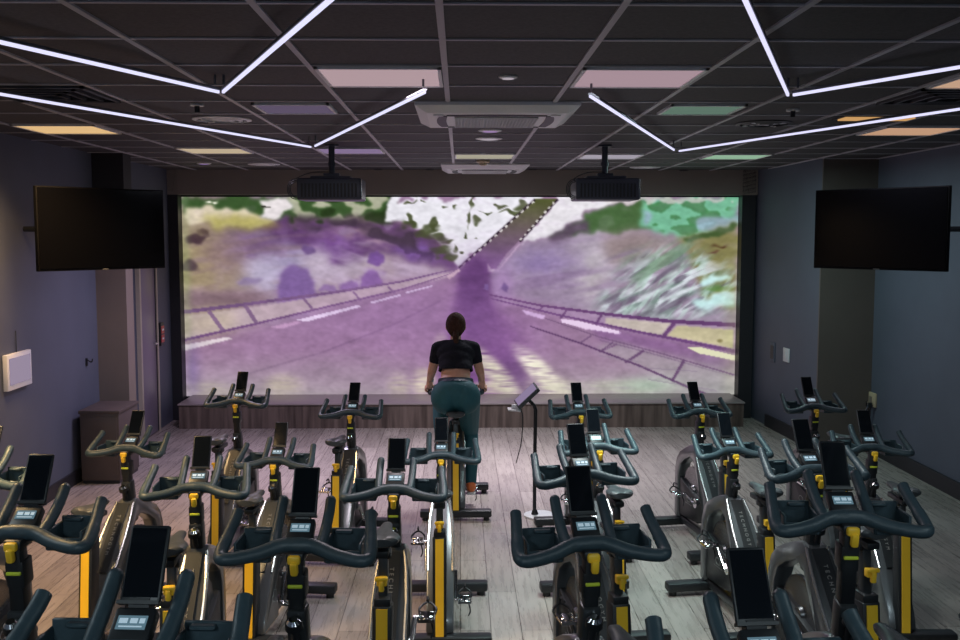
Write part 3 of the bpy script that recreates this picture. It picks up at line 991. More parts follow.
def cassette(loc, s, label):
    t = thing('ceiling_cassette', label, 'air conditioner', loc, 0, 'ceiling air conditioning cassettes')
    h = s / 2
    bm = bmesh.new()   # outer sloping tray
    rings = []
    for w, z in ((h, -0.002), (h, -0.018), (h * 0.86, -0.055), (h * 0.80, -0.058)):
        rings.append([bm.verts.new((sx * w, sy * w, z)) for sx, sy in ((-1, -1), (1, -1), (1, 1), (-1, 1))])
    for a_ in range(3):
        for k in range(4):
            bm.faces.new((rings[a_][k], rings[a_][(k + 1) % 4], rings[a_ + 1][(k + 1) % 4], rings[a_ + 1][k]))
    bm.faces.new(rings[-1])
    bm.faces.new(rings[0])
    to_obj('housing', bm, M['ac'], t, smooth=False)
    for k in range(4):
        bm = bmesh.new()
        n = 12
        o_, i_ = [], []
        for q_ in range(n + 1):
            u_ = -1 + 2 * q_ / n
            cv = 0.025 * (1 - u_ * u_)
            o_.append((u_ * h * 0.62, -h * 0.70 - cv))
            i_.append((u_ * h * 0.60, -h * 0.61 - cv * 0.4))
        loop = o_ + i_[::-1]
        ca_, sa_ = math.cos(k * PI / 2), math.sin(k * PI / 2)
        loop = [(x * ca_ - y * sa_, x * sa_ + y * ca_) for x, y in loop]
        lo_ = [bm.verts.new((x, y, -0.062)) for x, y in loop]
        hi_ = [bm.verts.new((x, y, -0.057)) for x, y in loop]
        bm.faces.new(lo_); bm.faces.new(hi_)
        for i in range(len(loop)):
            bm.faces.new((lo_[i], lo_[(i + 1) % len(loop)], hi_[(i + 1) % len(loop)], hi_[i]))
        to_obj('outlet_slot', bm, M['ac_dark'], t, smooth=False)
    bm = bmesh.new()
    g_ = h * 0.52
    for i in range(26):
        x = -g_ + 2 * g_ * i / 25
        bm_box(bm, (x, 0, -0.066), (0.006, 2 * g_, 0.008))
        bm_box(bm, (0, x, -0.066), (2 * g_, 0.006, 0.008))
    to_obj('grille', bm, M['ac_grille'], t, smooth=False)
    box_obj('grille_backing', (0, 0, -0.061), (2 * g_, 2 * g_, 0.004), M['ac_dark'], t)
    for sx in (-1, 1):
        bm = bmesh.new()
        bm_cyl(bm, (sx * h * 0.72, -h * 0.72, -0.055), (sx * h * 0.72, -h * 0.72, -0.066), 0.03, 16)
        to_obj('corner_cap', bm, M['ac_grille'], t)
pa = ceil_pt(498, 101)
cassette((pa.x, pa.y + 0.47, CEIL - .004), 0.94, 'large white air conditioning cassette with grille, near centre')
cassette((0.27, 11.1, CEIL - .004), 0.94, 'far white air conditioning cassette close to the screen')

def projector(px, label):
    Y = 8.3
    a, b_ = at_y(px - 32, 200, Y), at_y(px + 32, 178, Y)
    cx, cz, w, hh = (a.x + b_.x) / 2, (a.z + b_.z) / 2, b_.x - a.x, b_.z - a.z
    t = thing('projector', label, 'projector', (cx, Y + 0.2, cz), 0, 'projectors on ceiling poles')
    bm = bmesh.new()
    bm_box(bm, (0, 0, 0), (w, 0.42, hh))
    bevel_all(bm, 0.015, 3)
    to_obj('case', bm, M['projector'], t)
    bm = bmesh.new()
    for i in range(16):
        bm_box(bm, (-w * .42 + i * w * .84 / 15, -0.212, -0.01), (w * 0.028, 0.006, hh * 0.62))
    to_obj('vent_grille', bm, M['ac_dark'], t, smooth=False)
    box_obj('edge_trim', (w / 2 + 0.003, -0.19, 0), (0.008, 0.02, hh * .9), M['silver'], t, bev=.002)
    bm = bmesh.new()
    bm_cyl(bm, (0.06, 0.2, 0), (0.06, 0.26, 0), 0.055, 24)
    to_obj('lens', bm, M['glass'], t)
    top = CEIL - cz
    bm = bmesh.new()
    bm_box(bm, (0.0, 0.0, hh / 2 + 0.012), (w * 0.62, 0.26, 0.02))
    bm_box(bm, (0.0, 0.0, hh / 2 + 0.035), (w * 0.25, 0.10, 0.03))
    bevel_all(bm, 0.004)
    to_obj('bracket', bm, M['projector'], t)
    bm = bmesh.new()
    bm_cyl(bm, (0, 0, hh / 2 + 0.04), (0, 0, top - 0.002), 0.026, 20)
    bm_cyl(bm, (0, 0, hh / 2 + 0.11), (0, 0, hh / 2 + 0.14), 0.034, 20)
    bm_cyl(bm, (0, 0, top - 0.014), (0, 0, top - 0.002), 0.06, 20)
    to_obj('pole', bm, M['projector'], t)
    for k in range(3):
        r0 = 0.05 + 0.012 * k
        pts = [(0, -0.02, hh / 2 + 0.06), (-w * .3, -0.1, hh / 2 + 0.05), (-w / 2 - 0.01, -0.15, hh / 2)]
        for q_ in range(8):
            a_ = PI * 0.5 + PI * q_ / 7
            pts.append((-w / 2 - 0.005 + r0 * math.cos(a_), -0.19, -0.0 + (r0 + .01) * math.sin(a_)))
        bm = bmesh.new()
        bm_tube(bm, smooth_path(pts, 3), 0.004, 6)
        to_obj('cable', bm, M['saddle'], t)
projector(329, 'black projector on a ceiling pole, over the screen left half')
projector(608, 'black projector on a ceiling pole, over the screen right half')

# ------------------------------------------------------------------ televisions on wall arms
def television(pl, pr, label, wall_x):
    """pl, pr: world positions (x, y) of the left and right ends as seen from the room"""
    pl, pr = Vector(pl), Vector(pr)
    mid = (pl + pr) / 2
    d = (pr - pl)
    rz = math.atan2(d.y, d.x)
    zt_, zb_ = 2.55, 1.925
    t = thing('television', label, 'television', (mid.x, mid.y, (zt_ + zb_) / 2), rz, 'televisions on wall arms')
    W_, Hh = d.length, zt_ - zb_
    box_obj('casing', (0, 0.025, 0), (W_, 0.04, Hh), M['tvcase'], t, bev=0.003)
    box_obj('screen_glass', (0, 0.003, 0.004), (W_ - 0.02, 0.006, Hh - 0.028), M['tvglass'], t)
    bm = bmesh.new()
    bm_box(bm, (0, 0.002, -Hh / 2 + 0.006), (0.05, 0.004, 0.005))
    to_obj('logo_mark', bm, M['lettering'], t, smooth=False)
    inv = Matrix.Rotation(-rz, 3, 'Z')
    wp = inv @ Vector((wall_x - mid.x, 0.10, 0))
    bm = bmesh.new()
    bm_box(bm, (0, 0.055, 0), (0.42, 0.02, 0.40))
    bm_tube(bm, [(0, 0.06, 0.0), (wp.x * .5, wp.y * .5 + .05, 0.0), (wp.x * 0.97, wp.y * 0.97, 0.0)], 0.022, 10)
    to_obj('wall_arm', bm, M['black'], t, smooth=False)
television((-3.07, 7.36), (-2.385, 8.16), 'black flat television on the left wall, angled to the room, with small wall tablet below', XL)
television((2.86, 8.05), (3.53, 7.20), 'black flat television on the right wall above the exercise bikes', XR)

# ------------------------------------------------------------------ small wall things
c0 = at_x(15, 370, XL)
t = thing('wall_tablet', 'white-faced control tablet on the left wall at the picture edge', 'control panel', (XL, c0.y, c0.z))
box_obj('casing', (0.020, 0, 0), (0.036, 0.42, 0.27), M['ac'], t, bev=0.004)
box_obj('screen_face', (0.040, 0, 0.005), (0.004, 0.36, 0.20), emis_panel('tablet_face', (176, 160, 186), 0.75), t)
bm = bmesh.new()
bm_tube(bm, [(0.008, 0.02, 0.13), (0.008, 0.02, 0.30)], 0.004, 6)
to_obj('cable', bm, M['saddle'], t)

c0 = at_x(160, 334, XL)
t = thing('fire_notice', 'small red and white notice box on wall beside the screen', 'notice', (XL, c0.y, c0.z))
box_obj('backing', (0.015, 0, 0), (0.03, 0.12, 0.26), M['black'], t, bev=0.003)
for dz in (0.05, -0.05):
    box_obj('red_plate', (0.032, 0, dz), (0.006, 0.10, 0.085), M['red'], t)
    box_obj('white_mark', (0.036, 0, dz), (0.003, 0.06, 0.02), M['white'], t)

c0 = at_x(86, 362, XL)
t = thing('coat_hook', 'tiny black hook on the left wall before the column', 'hook', (XL, c0.y, c0.z))
box_obj('hook_plate', (0.006, 0, 0), (0.012, 0.03, 0.07), M['black'], t)
bm = bmesh.new()
bm_tube(bm, smooth_path([(0.01, 0, 0.02), (0.05, 0, 0.0), (0.06, 0, 0.03)], 4), 0.006, 8)
to_obj('hook_arm', bm, M['black'], t)

def on_side_wall(px, py):
    # projecting wall plane between (3.60, 9.95) and (3.49, 12.05)
    d = ray(px, py)
    k = (3.49 - 3.60) / 2.1
    tt = (3.60 - k * 9.95) / (d.x - k * d.y)
    return Vector((d.x * tt, d.y * tt, H + d.z * tt))
rz_s = math.atan2(0.11, 2.1)
c0 = on_side_wall(787, 355)
t = thing('light_switch', 'small white switch plate on the wall right of the screen', 'switch', c0, rz_s)
box_obj('plate', (-0.008, 0, 0), (0.014, 0.16, 0.15), M['white'], t, bev=0.003)
box_obj('rocker', (-0.018, 0, 0), (0.006, 0.05, 0.08), M['white'], t, bev=0.001)
c0 = on_side_wall(773, 352)
t = thing('blank_wall_plate', 'dark grey blank plate on wall between screen and switch', 'wall plate', c0, rz_s)
box_obj('plate', (-0.006, 0, 0), (0.012, 0.14, 0.22), M['wall'], t, bev=0.003)
box_obj('insert', (-0.014, 0, 0), (0.004, 0.08, 0.15), M['skirt'], t)

c0 = at_x(870, 398, XR)
t = thing('socket_outlet', 'beige double socket plate on the right wall with dangling leads', 'socket', (XR, c0.y, c0.z))
box_obj('plate', (-0.012, 0, 0), (0.022, 0.34, 0.14), M['beige'], t, bev=0.004)
for dy in (-0.07, 0.07):
    box_obj('socket_hole', (-0.025, dy, 0), (0.004, 0.06, 0.06), M['column_light'], t)
for i, dy in enumerate((-0.13, -0.05, 0.04, 0.13)):
    bm = bmesh.new()
    bm_tube(bm, smooth_path([(-0.03, dy, -0.05), (-0.06, dy + .02, -0.16), (-0.05, dy - .03, -0.30 - .05 * i), (-0.06, dy, -0.42)], 5), 0.008, 6)
    bm_box(bm, (-0.05, dy, -0.05), (0.03, 0.03, 0.05))
    to_obj('lead', bm, M['chrome'] if i % 2 else M['black'], t)

# brown cabinet beside the column
t = thing('low_cabinet', 'dark brown low cabinet against the column at the left wall', 'cabinet', (-3.17, 9.0, 0))
box_obj('body', (0, 0, 0.33), (0.34, 0.52, 0.60), M['cabinet'], t, bev=0.006)
box_obj('lid', (0, 0, 0.64), (0.36, 0.54, 0.03), M['cabinet'], t, bev=0.006)
box_obj('base', (0, 0, 0.015), (0.32, 0.50, 0.03), M['black'], t)
box_obj('door', (0, -0.263, 0.34), (0.30, 0.012, 0.52), M['cabinet'], t, bev=0.002)

# ------------------------------------------------------------------ the exercise bike (faces +Y, origin on the floor)
BAR_Z, SAD_Z = 0.97, 0.83
HBY = 0.10

def frame_hw(y, z):
    if y > .14:
        return 0.044
    u_ = min(max((.14 - y) / 0.22, 0), 1)
    return 0.044 + 0.030 * u_ * u_ * (3 - 2 * u_)

def make_bike():
    t = thing('exercise_bike', 'x', 'exercise bike')
    # frame: front leg, hood and rear-sloping beam as one arch
    outer = [(.455, .085), (.46, .36), (.452, .46), (.425, .535), (.37, .59), (.28, .635), (.18, .675), (.11, .695), (.05, .675), (-.10, .52), (-.24, .365), (-.31, .25), (-.37, .17), (-.40, .085)]
    inner = [(-.12, .085), (-.12, .16), (-.155, .26), (-.10, .36), (.03, .505), (.10, .575), (.17, .590), (.27, .550), (.35, .500), (.382, .43), (.39, .34), (.39, .085)]
    bm = bmesh.new()
    bm_poly_x(bm, outer + inner, 0.06, frame_hw)
    bevel_all(bm, 0.010, 2, 25)
    to_obj('frame', bm, M['frame'], t)
    # dark band down the middle of the sloping beam, silver edges
    bm = bmesh.new()
    bm_poly_x(bm, [(.045, .676), (-.10, .526), (-.24, .370), (-.244, .376), (-.10, .5345), (.040, .682)], 0.034)
    to_obj('beam_cover', bm, M['frame_dark'], t)
    for s in (-1, 1):
        bm = bmesh.new()
        pts = [(s * .048, .06, .680), (s * .062, -.02, .604), (s * .069, -.10, .520), (s * .069, -.235, .370)]
        bm_tube(bm, pts, 0.0085, 8)
        to_obj('edge_trim', bm, M['silver'], t)
    bm = bmesh.new()
    bm_box(bm, (0, 0.03, 0.075), (0.05, 0.86, 0.05))
    bevel_all(bm, 0.01)
    to_obj('base_rail', bm, M['frame_dark'], t)
    # flywheel and its guard
    bm = bmesh.new()
    n = 40
    prof = [(0.205, -0.011), (0.205, 0.011), (0.185, 0.013), (0.150, 0.006), (0.05, 0.006), (0.04, 0.02), (0.0, 0.02)]
    prof = prof[::1] + []
    rings = []
    full = [(0.0, -0.02), (0.04, -0.02), (0.05, -0.006), (0.150, -0.006), (0.185, -0.013), (0.205, -0.011), (0.205, 0.011), (0.185, 0.013), (0.150, 0.006), (0.05, 0.006), (0.04, 0.02), (0.0, 0.02)]
    full = [(r_ * .86, x_) for r_, x_ in full]
    for r_, x_ in full:
        if r_ == 0:
            rings.append([bm.verts.new((x_, 0.185, 0.335))])
        else:
            rings.append([bm.verts.new((x_, 0.185 + r_ * math.cos(2 * PI * k / n), 0.335 + r_ * math.sin(2 * PI * k / n))) for k in range(n)])
    for a_, b_ in zip(rings[:-1], rings[1:]):
        for k in range(n):
            if len(a_) == 1:
                bm.faces.new((a_[0], b_[k], b_[(k + 1) % n]))
            elif len(b_) == 1:
                bm.faces.new((a_[k], a_[(k + 1) % n], b_[0]))
            else:
                bm.faces.new((a_[k], a_[(k + 1) % n], b_[(k + 1) % n], b_[k]))
    to_obj('flywheel', bm, M['flywheel'], t)
    bm = bmesh.new()
    bm_poly_x(bm, [(.385, .40), (.30, .37), (.02, .305), (-.09, .35), (-.15, .30), (-.15, .22), (-.08, .17), (.10, .13), (.385, .11)], 0.034)
    bevel_all(bm, 0.008)
    g = to_obj('side_guard', bm, M['black'], t)
    for s in (-1, 1):
        bm = bmesh.new()
        rr = Euler((0, 0, 0))
        c_ = Vector((s * 0.0355, 0.20, 0.27))
        for k in range(20):
            a0, a1 = 2 * PI * k / 20, 2 * PI * (k + 1) / 20
            bm_box(bm, c_ + Vector((0, 0.034 * math.cos(a0), 0.020 * math.sin(a0))), (0.0015, 0.011, 0.004), Euler((math.atan2(0.020 * math.cos(a0), -0.034 * math.sin(a0)), 0, 0)))
        for k in range(5):
            bm_box(bm, c_ + Vector((0, -0.05 + 0.025 * k, -0.034)), (0.0015, 0.014, 0.006))
        to_obj('emblem', bm, M['lettering'], g, smooth=False)
    # stabilisers
    for y_ in (0.41, -0.41):
        bm = bmesh.new()
        bm_box(bm, (0, y_, 0.055), (0.55, 0.085, 0.055))
        bevel_all(bm, 0.012, 2)
        st_ = to_obj('stabiliser', bm, M['black'], t)
        for s in (-1, 1):
            bm = bmesh.new()
            bm_cyl(bm, (s * 0.235, y_, 0.0), (s * 0.235, y_, 0.03), 0.024, 14)
            to_obj('foot', bm, M['black'], st_)
    # seat tube with the yellow strip on its back
    bm = bmesh.new()
    B0, B1 = Vector((0, -.395, .07)), Vector((0, -.345, .60))
    dd = (B1 - B0)
    ang = -math.atan2(dd.y, dd.z)
    rot = Euler((ang, 0, 0))
    bm_box(bm, (B0 + B1) / 2, (0.074, 0.085, dd.length), rot)
    bevel_all(bm, 0.008)
    tube = to_obj('seat_tube', bm, M['black'], t)
    nrm = Vector((0, -math.cos(ang), -math.sin(ang)))
    bm = bmesh.new()
    bm_box(bm, (B0 + B1) / 2 + nrm * 0.0445 + dd.normalized() * 0.0, (0.044, 0.006, dd.length - 0.02), rot)
    to_obj('accent_strip', bm, M['yellow'], tube, smooth=False)
    # moving seat group
    bm = bmesh.new()
    bm_box(bm, (0, -.325, .65), (0.036, 0.05, 0.30), Euler((ang, 0, 0)))
    bevel_all(bm, 0.005)
    to_obj('seat_post', bm, M['frame_dark'], t)
    bm = bmesh.new()
    bm_box(bm, (0, -.372, .668), (0.040, 0.03, 0.034))
    bm_box(bm, (0, -.390, .682), (0.050, 0.018, 0.016))
    bm_box(bm, (0, -.392, .655), (0.020, 0.020, 0.042))
    bevel_all(bm, 0.005)
    to_obj('seat_height_lever', bm, M['yellow'], t)
    box_obj('post_collar', (0, -.347, .612), (0.062, 0.074, 0.040), M['black'], t, bev=.005)
    bm = bmesh.new()
    bm_box(bm, (0, -.29, .775), (0.05, 0.20, 0.028))
    bm_box(bm, (0, -.31, .757), (0.06, 0.06, 0.03))
    bevel_all(bm, 0.006)
    sl = to_obj('seat_slider', bm, M['black'], t)
    # saddle
    bm = bmesh.new()
    secs = [(-.155, .045, .004, .020), (-.145, .066, .008, .030), (-.11, .074, .010, .034), (-.06, .062, .004, .032), (-.01, .036, .000, .028), (.05, .024, .000, .026), (.10, .020, -.002, .022), (.122, .012, -.006, .012)]
    rings = []
    m_ = 16
    for y_, w_, zc, hh in secs:
        ring = []
        for k in range(m_):
            a_ = 2 * PI * k / m_
            cx_ = math.cos(a_)
            sz = math.sin(a_)
            zz = sz * hh * (0.55 if sz > 0 else 1.0)
            if sz > 0:
                zz -= 0.010 * math.exp(-(cx_ * 3) ** 2) * (w_ > .05)
            ring.append(bm.verts.new((w_ * cx_, y_, zc + zz)))
        rings.append(ring)
    for a_, b_ in zip(rings[:-1], rings[1:]):
        for k in range(m_):
            bm.faces.new((a_[k], a_[(k + 1) % m_], b_[(k + 1) % m_], b_[k]))
    bm.faces.new(rings[0]); bm.faces.new(rings[-1])
    bmesh.ops.subdivide_edges(bm, edges=bm.edges[:], cuts=1, smooth=0.6, use_grid_fill=True)
    to_obj('saddle', bm, M['saddle'], t, loc=(0, -0.265, SAD_Z))
    # handlebar post
    bm = bmesh.new()
    P0, P1 = Vector((0, .135, .55)), Vector((0, .095, .80))
    d2 = P1 - P0
    bm_box(bm, (P0 + P1) / 2, (0.058, 0.066, d2.length), Euler((-math.atan2(d2.y, d2.z), 0, 0)))
    bevel_all(bm, 0.012, 2)
    to_obj('handlebar_post', bm, M['frame_dark'], t)
    # moving handlebar group (parented straight to the bike, shifted together)
    bm = bmesh.new()
    P0, P1 = Vector((0, .105, .72)), Vector((0, .085, .945))
    d2 = P1 - P0
    er = Euler((-math.atan2(d2.y, d2.z), 0, 0))
    bm_box(bm, (P0 + P1) / 2, (0.044, 0.050, d2.length), er)
    bm_box(bm, (0, 0.10, .865), (0.054, 0.062, 0.080), er)
    bm_box(bm, (0, 0.10, .950), (0.052, 0.080, 0.030))
    bevel_all(bm, 0.008)
    sv = to_obj('handlebar_sleeve', bm, M['black'], t)
    bm = bmesh.new()
    bm_box(bm, (0, 0.066, .868), (0.042, 0.010, 0.010))
    bevel_all(bm, 0.003)
    to_obj('height_marker', bm, M['lime'], sv)
    bm = bmesh.new()
    bm_box(bm, (0, 0.056, .948), (0.036, 0.022, 0.026))
    bm_box(bm, (0.002, 0.048, .925), (0.022, 0.022, 0.040), Euler((R(12), 0, 0)))
    bevel_all(bm, 0.007, 2)
    to_obj('handlebar_lever', bm, M['yellow'], t)
    # grips: cross bar with outer horns, and the two inner horns
    bm = bmesh.new()
    half = [(0, HBY + .004, BAR_Z + .006), (.05, HBY + .002, BAR_Z + .003), (.11, HBY - .025, BAR_Z - .012), (.165, HBY - .048, BAR_Z - .018), (.200, HBY - .055, BAR_Z - .018), (.213, HBY - .030, BAR_Z - .012), (.208, HBY + .03, BAR_Z + .022), (.200, HBY + .085, BAR_Z + .056), (.197, HBY + .115, BAR_Z + .078)]
    left = [(-x, y, z) for x, y, z in half[::-1]]
    path = smooth_path(left + half[1:], 5)
    rads = []
    for p_ in path:
        ax = abs(p_.x)
        rads.append(0.0225 - 0.0040 * min(ax / .2, 1) - (0.002 if p_.y > HBY + .02 else 0))
    path, rads = round_end(path, rads, True, True)
    bm_tube(bm, path, rads, 14)
    for s in (-1, 1):
        ip = smooth_path([(s * .066, HBY + .0, BAR_Z + .004), (s * .070, HBY + .05, BAR_Z + .028), (s * .072, HBY + .11, BAR_Z + .066), (s * .071, HBY + .160, BAR_Z + .108)], 4)
        ip, ir = round_end(ip, [0.0160] * len(ip), True, False)
        bm_tube(bm, ip, ir, 12)
    to_obj('handlebar', bm, M['rubber'], t)
    for s in (-1, 1):
        bm = bmesh.new()
        xa, xb, ya, yb, z0_, z1_ = .080, .180, HBY + .00, HBY + .105, BAR_Z - .045, BAR_Z + .012
        # open tray: floor and four walls, handle at the far edge
        bm_box(bm, (s * (xa + xb) / 2, (ya + yb) / 2, z0_ + .004), (xb - xa, yb - ya, .008))
        bm_box(bm, (s * xa, (ya + yb) / 2, (z0_ + z1_) / 2), (.008, yb - ya, z1_ - z0_))
        bm_box(bm, (s * xb, (ya + yb) / 2, (z0_ + z1_) / 2), (.008, yb - ya, z1_ - z0_))
        bm_box(bm, (s * (xa + xb) / 2, yb, (z0_ + z1_) / 2 + .008), (xb - xa, .010, z1_ - z0_ + .016))
        bm_box(bm, (s * (xa + xb) / 2, ya, (z0_ + z1_) / 2 - .01), (xb - xa, .008, z1_ - z0_ - .02))
        bm_box(bm, (s * (xa + xb) / 2 - s * .01, yb - .010, z1_ + .008), (.05, .022, .010))
        bevel_all(bm, .003, 1)
        to_obj('bottle_tray', bm, M['rubber'], t)
    # console with its small display, and the glossy upright panel behind
    ct = R(38)
    bm = bmesh.new()
    bm_box(bm, (0, HBY + .055, BAR_Z + .030), (0.078, 0.075, 0.030), Euler((ct, 0, 0)))
    bm_box(bm, (0, HBY + .06, BAR_Z - .01), (0.125, 0.09, 0.030))
    bevel_all(bm, 0.006)
    co = to_obj('console', bm, M['black'], t)
    nn = Euler((ct, 0, 0)).to_matrix()
    c1 = Vector((0, HBY + .055, BAR_Z + .030)) + nn @ Vector((0, 0.003, 0.0165))
    bm = bmesh.new()
    bm_box(bm, c1, (0.056, 0.028, 0.002), Euler((ct, 0, 0)))
    dsp = to_obj('display', bm, M['display'], co, smooth=False)
    bm = bmesh.new()
    for dx, w_ in ((-.016, .016), (.004, .014), (.020, .010)):
        bm_box(bm, c1 + nn @ Vector((dx, 0.003, 0.0014)), (w_, 0.010, 0.0012), Euler((ct, 0, 0)))
    bm_box(bm, c1 + nn @ Vector((0, -0.009, 0.0014)), (0.044, 0.0025, 0.0012), Euler((ct, 0, 0)))
    to_obj('display_digits', bm, M['display_mark'], co, smooth=False)
    tl = R(62)
    er = Euler((tl, 0, 0))
    nn = er.to_matrix()
    c2 = Vector((0, HBY + .125, BAR_Z + .130))
    bm = bmesh.new()
    vs_ = bm_box(bm, c2, (0.078, 0.150, 0.012), er)
    bevel_all(bm, 0.005, 3)
    bm_box(bm, c2 + nn @ Vector((0, -.073, .006)), (0.082, 0.007, 0.022), er)
    bm_box(bm, Vector((0, HBY + .09, BAR_Z + .035)), (0.04, 0.03, 0.08), Euler((R(-15), 0, 0)))
    hd = to_obj('screen_panel', bm, M['black'], t)
    bm = bmesh.new()
    bm_box(bm, c2 + nn @ Vector((0, .003, .0066)), (0.068, 0.132, 0.0012), er)
    to_obj('glass', bm, M['glass'], hd, smooth=False)
    # resistance knob
    bm = bmesh.new()
    bm_cyl(bm, (0, .07, .70), (0, .045, .76), 0.012, 12)
    bm_cyl(bm, (0, .048, .752), (0, .040, .772), 0.026, 18, 0.024)
    kn = to_obj('resistance_knob', bm, M['black'], t)
    bm = bmesh.new()
    bm_cyl(bm, (0, .0400, .772), (0, .0365, .781), 0.021, 18, 0.013)
    to_obj('knob_cap', bm, M['chrome'], kn)
    # crankset about its own axle so every copy can be turned
    bm = bmesh.new()
    bm_cyl(bm, (-.075, 0, 0), (.075, 0, 0), 0.018, 16)
    for s in (-1, 1):
        bm_cyl(bm, (s * .060, 0, 0), (s * .078, 0, 0), 0.034, 20)
        bm_tube(bm, [(s * .078, 0, 0), (s * .084, 0, -s * .165)], [0.015, 0.011], 10, flat=0.6)
        bm_cyl(bm, (s * .078, 0, -s * .165), (s * .10, 0, -s * .165), 0.010, 10)
    ck = to_obj('crankset', bm, M['chrome'], t, loc=(0, -.02, .30))
    return t

def make_pedal(parent, side):
    bm = bmesh.new()
    x = side * .135
    bm_box(bm, (x, 0, 0), (0.028, 0.075, 0.020))
    bm_box(bm, (x, .045, 0.002), (0.075, 0.012, 0.016))
    bm_box(bm, (x, -.045, 0.002), (0.075, 0.012, 0.016))
    bm_box(bm, (x - .032, 0, 0.002), (0.008, 0.09, 0.014))
    bm_box(bm, (x + .032, 0, 0.002), (0.008, 0.09, 0.014))
    bm_cyl(bm, (side * .09, 0, 0), (side * .16, 0, 0), 0.008, 10)
    bevel_all(bm, .002, 1)
    p = to_obj('pedal', bm, M['chrome'], parent)
    bm = bmesh.new()   # toe cage and hanging strap
    bm_tube(bm, smooth_path([(x - .034, .04, 0), (x - .036, .08, .012), (x, .105, .03), (x + .036, .08, .012), (x + .034, .04, 0)], 4), 0.0055, 6)
    bm_tube(bm, smooth_path([(x, .10, .03), (x, .09, .06), (x, .03, .065)], 3), 0.005, 6)
    to_obj('toe_cage', bm, M['black'], p)
    bm = bmesh.new()
    bm_tube(bm, smooth_path([(x + .02, -.02, -.01), (x + .03, -.03, -.05), (x + .02, -.045, -.075)], 3), 0.004, 6)
    to_obj('strap', bm, M['black'], p)
    return p

bike0 = make_bike()
pedL, pedR = make_pedal(bike0, -1), make_pedal(bike0, 1)

# lettering down the sloping beam
fc = bpy.data.curves.new('lettering', 'FONT')
fc.body = 'TECHNOGYM'
fc.size = 0.026
fc.space_character = 1.75
fc.extrude = 0.0008
fc.align_x = 'CENTER'
fc.align_y = 'CENTER'
fo = bpy.data.objects.new('lettering_curve', fc)
COL.objects.link(fo)
dg = bpy.context.evaluated_depsgraph_get()
lme = bpy.data.meshes.new_from_object(fo.evaluated_get(dg))
bpy.data.objects.remove(fo)
lme.materials.clear()
lme.materials.append(M['lettering'])
lt = bpy.data.objects.new('lettering', lme)
COL.objects.link(lt)
fr = [c for c in children(bike0) if c.name.startswith('beam_cover')][0]
lt.parent = fr
# runs down the beam: text x axis along the slope towards the rear, face normal up and back
sl = Vector((0, -.141, -.152)).normalized()
nr = Vector((0, -sl.z * -1, 0))
nrm = Vector((0, -.152, .141)).normalized()
yax = nrm.cross(sl)
mm = Matrix((sl, yax, nrm)).transposed().to_4x4()
lt.matrix_local = Matrix.Translation(Vector((0.0, -.095, .5415))) @ mm

BAR_PARTS = ('handlebar_sleeve', 'handlebar_lever', 'handlebar', 'bottle_tray', 'console', 'screen_panel')
SEAT_PARTS = ('seat_post', 'seat_height_lever', 'seat_slider', 'saddle')

def base(n):
    return n.split('.')[0]

def set_up(bk, bar_dz, seat_dz, crank):
    for c in children(bk):
        n = base(c.name)
        if n in BAR_PARTS:
            c.location.z += bar_dz
        elif n in SEAT_PARTS:
            c.location.z += seat_dz
        elif n == 'crankset':
            c.rotation_euler = (crank, 0, 0)
    ps = [c for c in children(bk) if base(c.name) == 'pedal']
    for c in ps:
        s = -1 if c.name in LEFT_PEDALS else 1
        v_ = Matrix.Rotation(crank, 3, 'X') @ Vector((0, 0, -s * .165))
        c.location = (0, -.02 + v_.y, .30 + v_.z)

# (bar centre pixel x, y, row, yaw deg, bar dz, seat dz, crank deg, label)
ROWY = [6.94, 5.55, 4.10, 2.70, 1.68]
BIKES = [
    (237, 401, 0, -5, -60, 0, 'exercise bike in the front row at far left, before the screen'),
    (351, 412, 0, -6, 40, -.01, 'front-row exercise bike left of the woman rider, violet road behind'),
    (580, 412, 0, 5, 70, 0, 'front-row exercise bike right of the tablet stand'),
    (700, 411, 0, 9, -80, 0, 'front-row exercise bike below the lower right corner of the screen'),
    (814, 406, 0, 4, 20, 0, 'front-row exercise bike by the dark column on the right'),
    (127, 448, 1, -8, 30, -.08, 'second-row exercise bike nearest the brown cabinet, low saddle'),
    (275, 460, 1, -6, -30, -.03, 'second-row exercise bike left of centre, warm-lit left grip'),
    (441, 455, 1, 0, -32, 0, 'second-row exercise bike right behind the woman rider'),
    (598, 446, 1, 6, 60, 0, 'second-row exercise bike in the centre-right column, mostly hidden'),
    (733, 450, 1, 8, -50, 0, 'second-row exercise bike right of centre, lit display, open floor on its left'),
    (872, 447, 1, -1, 10, 0, 'second-row exercise bike by the right wall, below the beige socket'),
    (-23, 477, 2, -3, 80, 0, 'third-row exercise bike cut by the left picture edge'),
    (196, 487, 2, 2, -20, 0, 'third-row exercise bike left of centre, between the warm-lit bike and the big left one'),
    (394, 489, 2, -2, 110, .03, 'third-row exercise bike just left of the centre line'),
    (585, 474, 2, 10, 30, .03, 'third-row exercise bike in the centre-right column, behind the nearest one there'),
    (815, 469, 2, 7, -70, .05, 'third-row exercise bike on the right, directly behind the broad fourth-row handlebar'),
    (18, 532, 3, -3, 50, 0, 'fourth-row exercise bike at the left edge with lit display'),
    (297, 545, 3, -3, -40, -.02, 'large fourth-row exercise bike left of centre at the bottom'),
    (590, 543, 3, 7, 75, 0, 'large fourth-row exercise bike right of centre, streak on its panel'),
    (848, 517, 3, -2, -30, 0, 'large fourth-row exercise bike on the right, broad teal handlebar'),
    (122, 652, 4, -4, 20, 0, 'nearest exercise bike at the lower left, handlebar below the frame'),
    (772, 690, 4, 4, -10, 0, 'nearest exercise bike at the bottom right, only dark panel and grips showing'),
    (1100, 672, 4, 0, 40, 0, 'nearest exercise bike at lower right edge, one grip tip showing'),
]
LEFT_PEDALS = set()
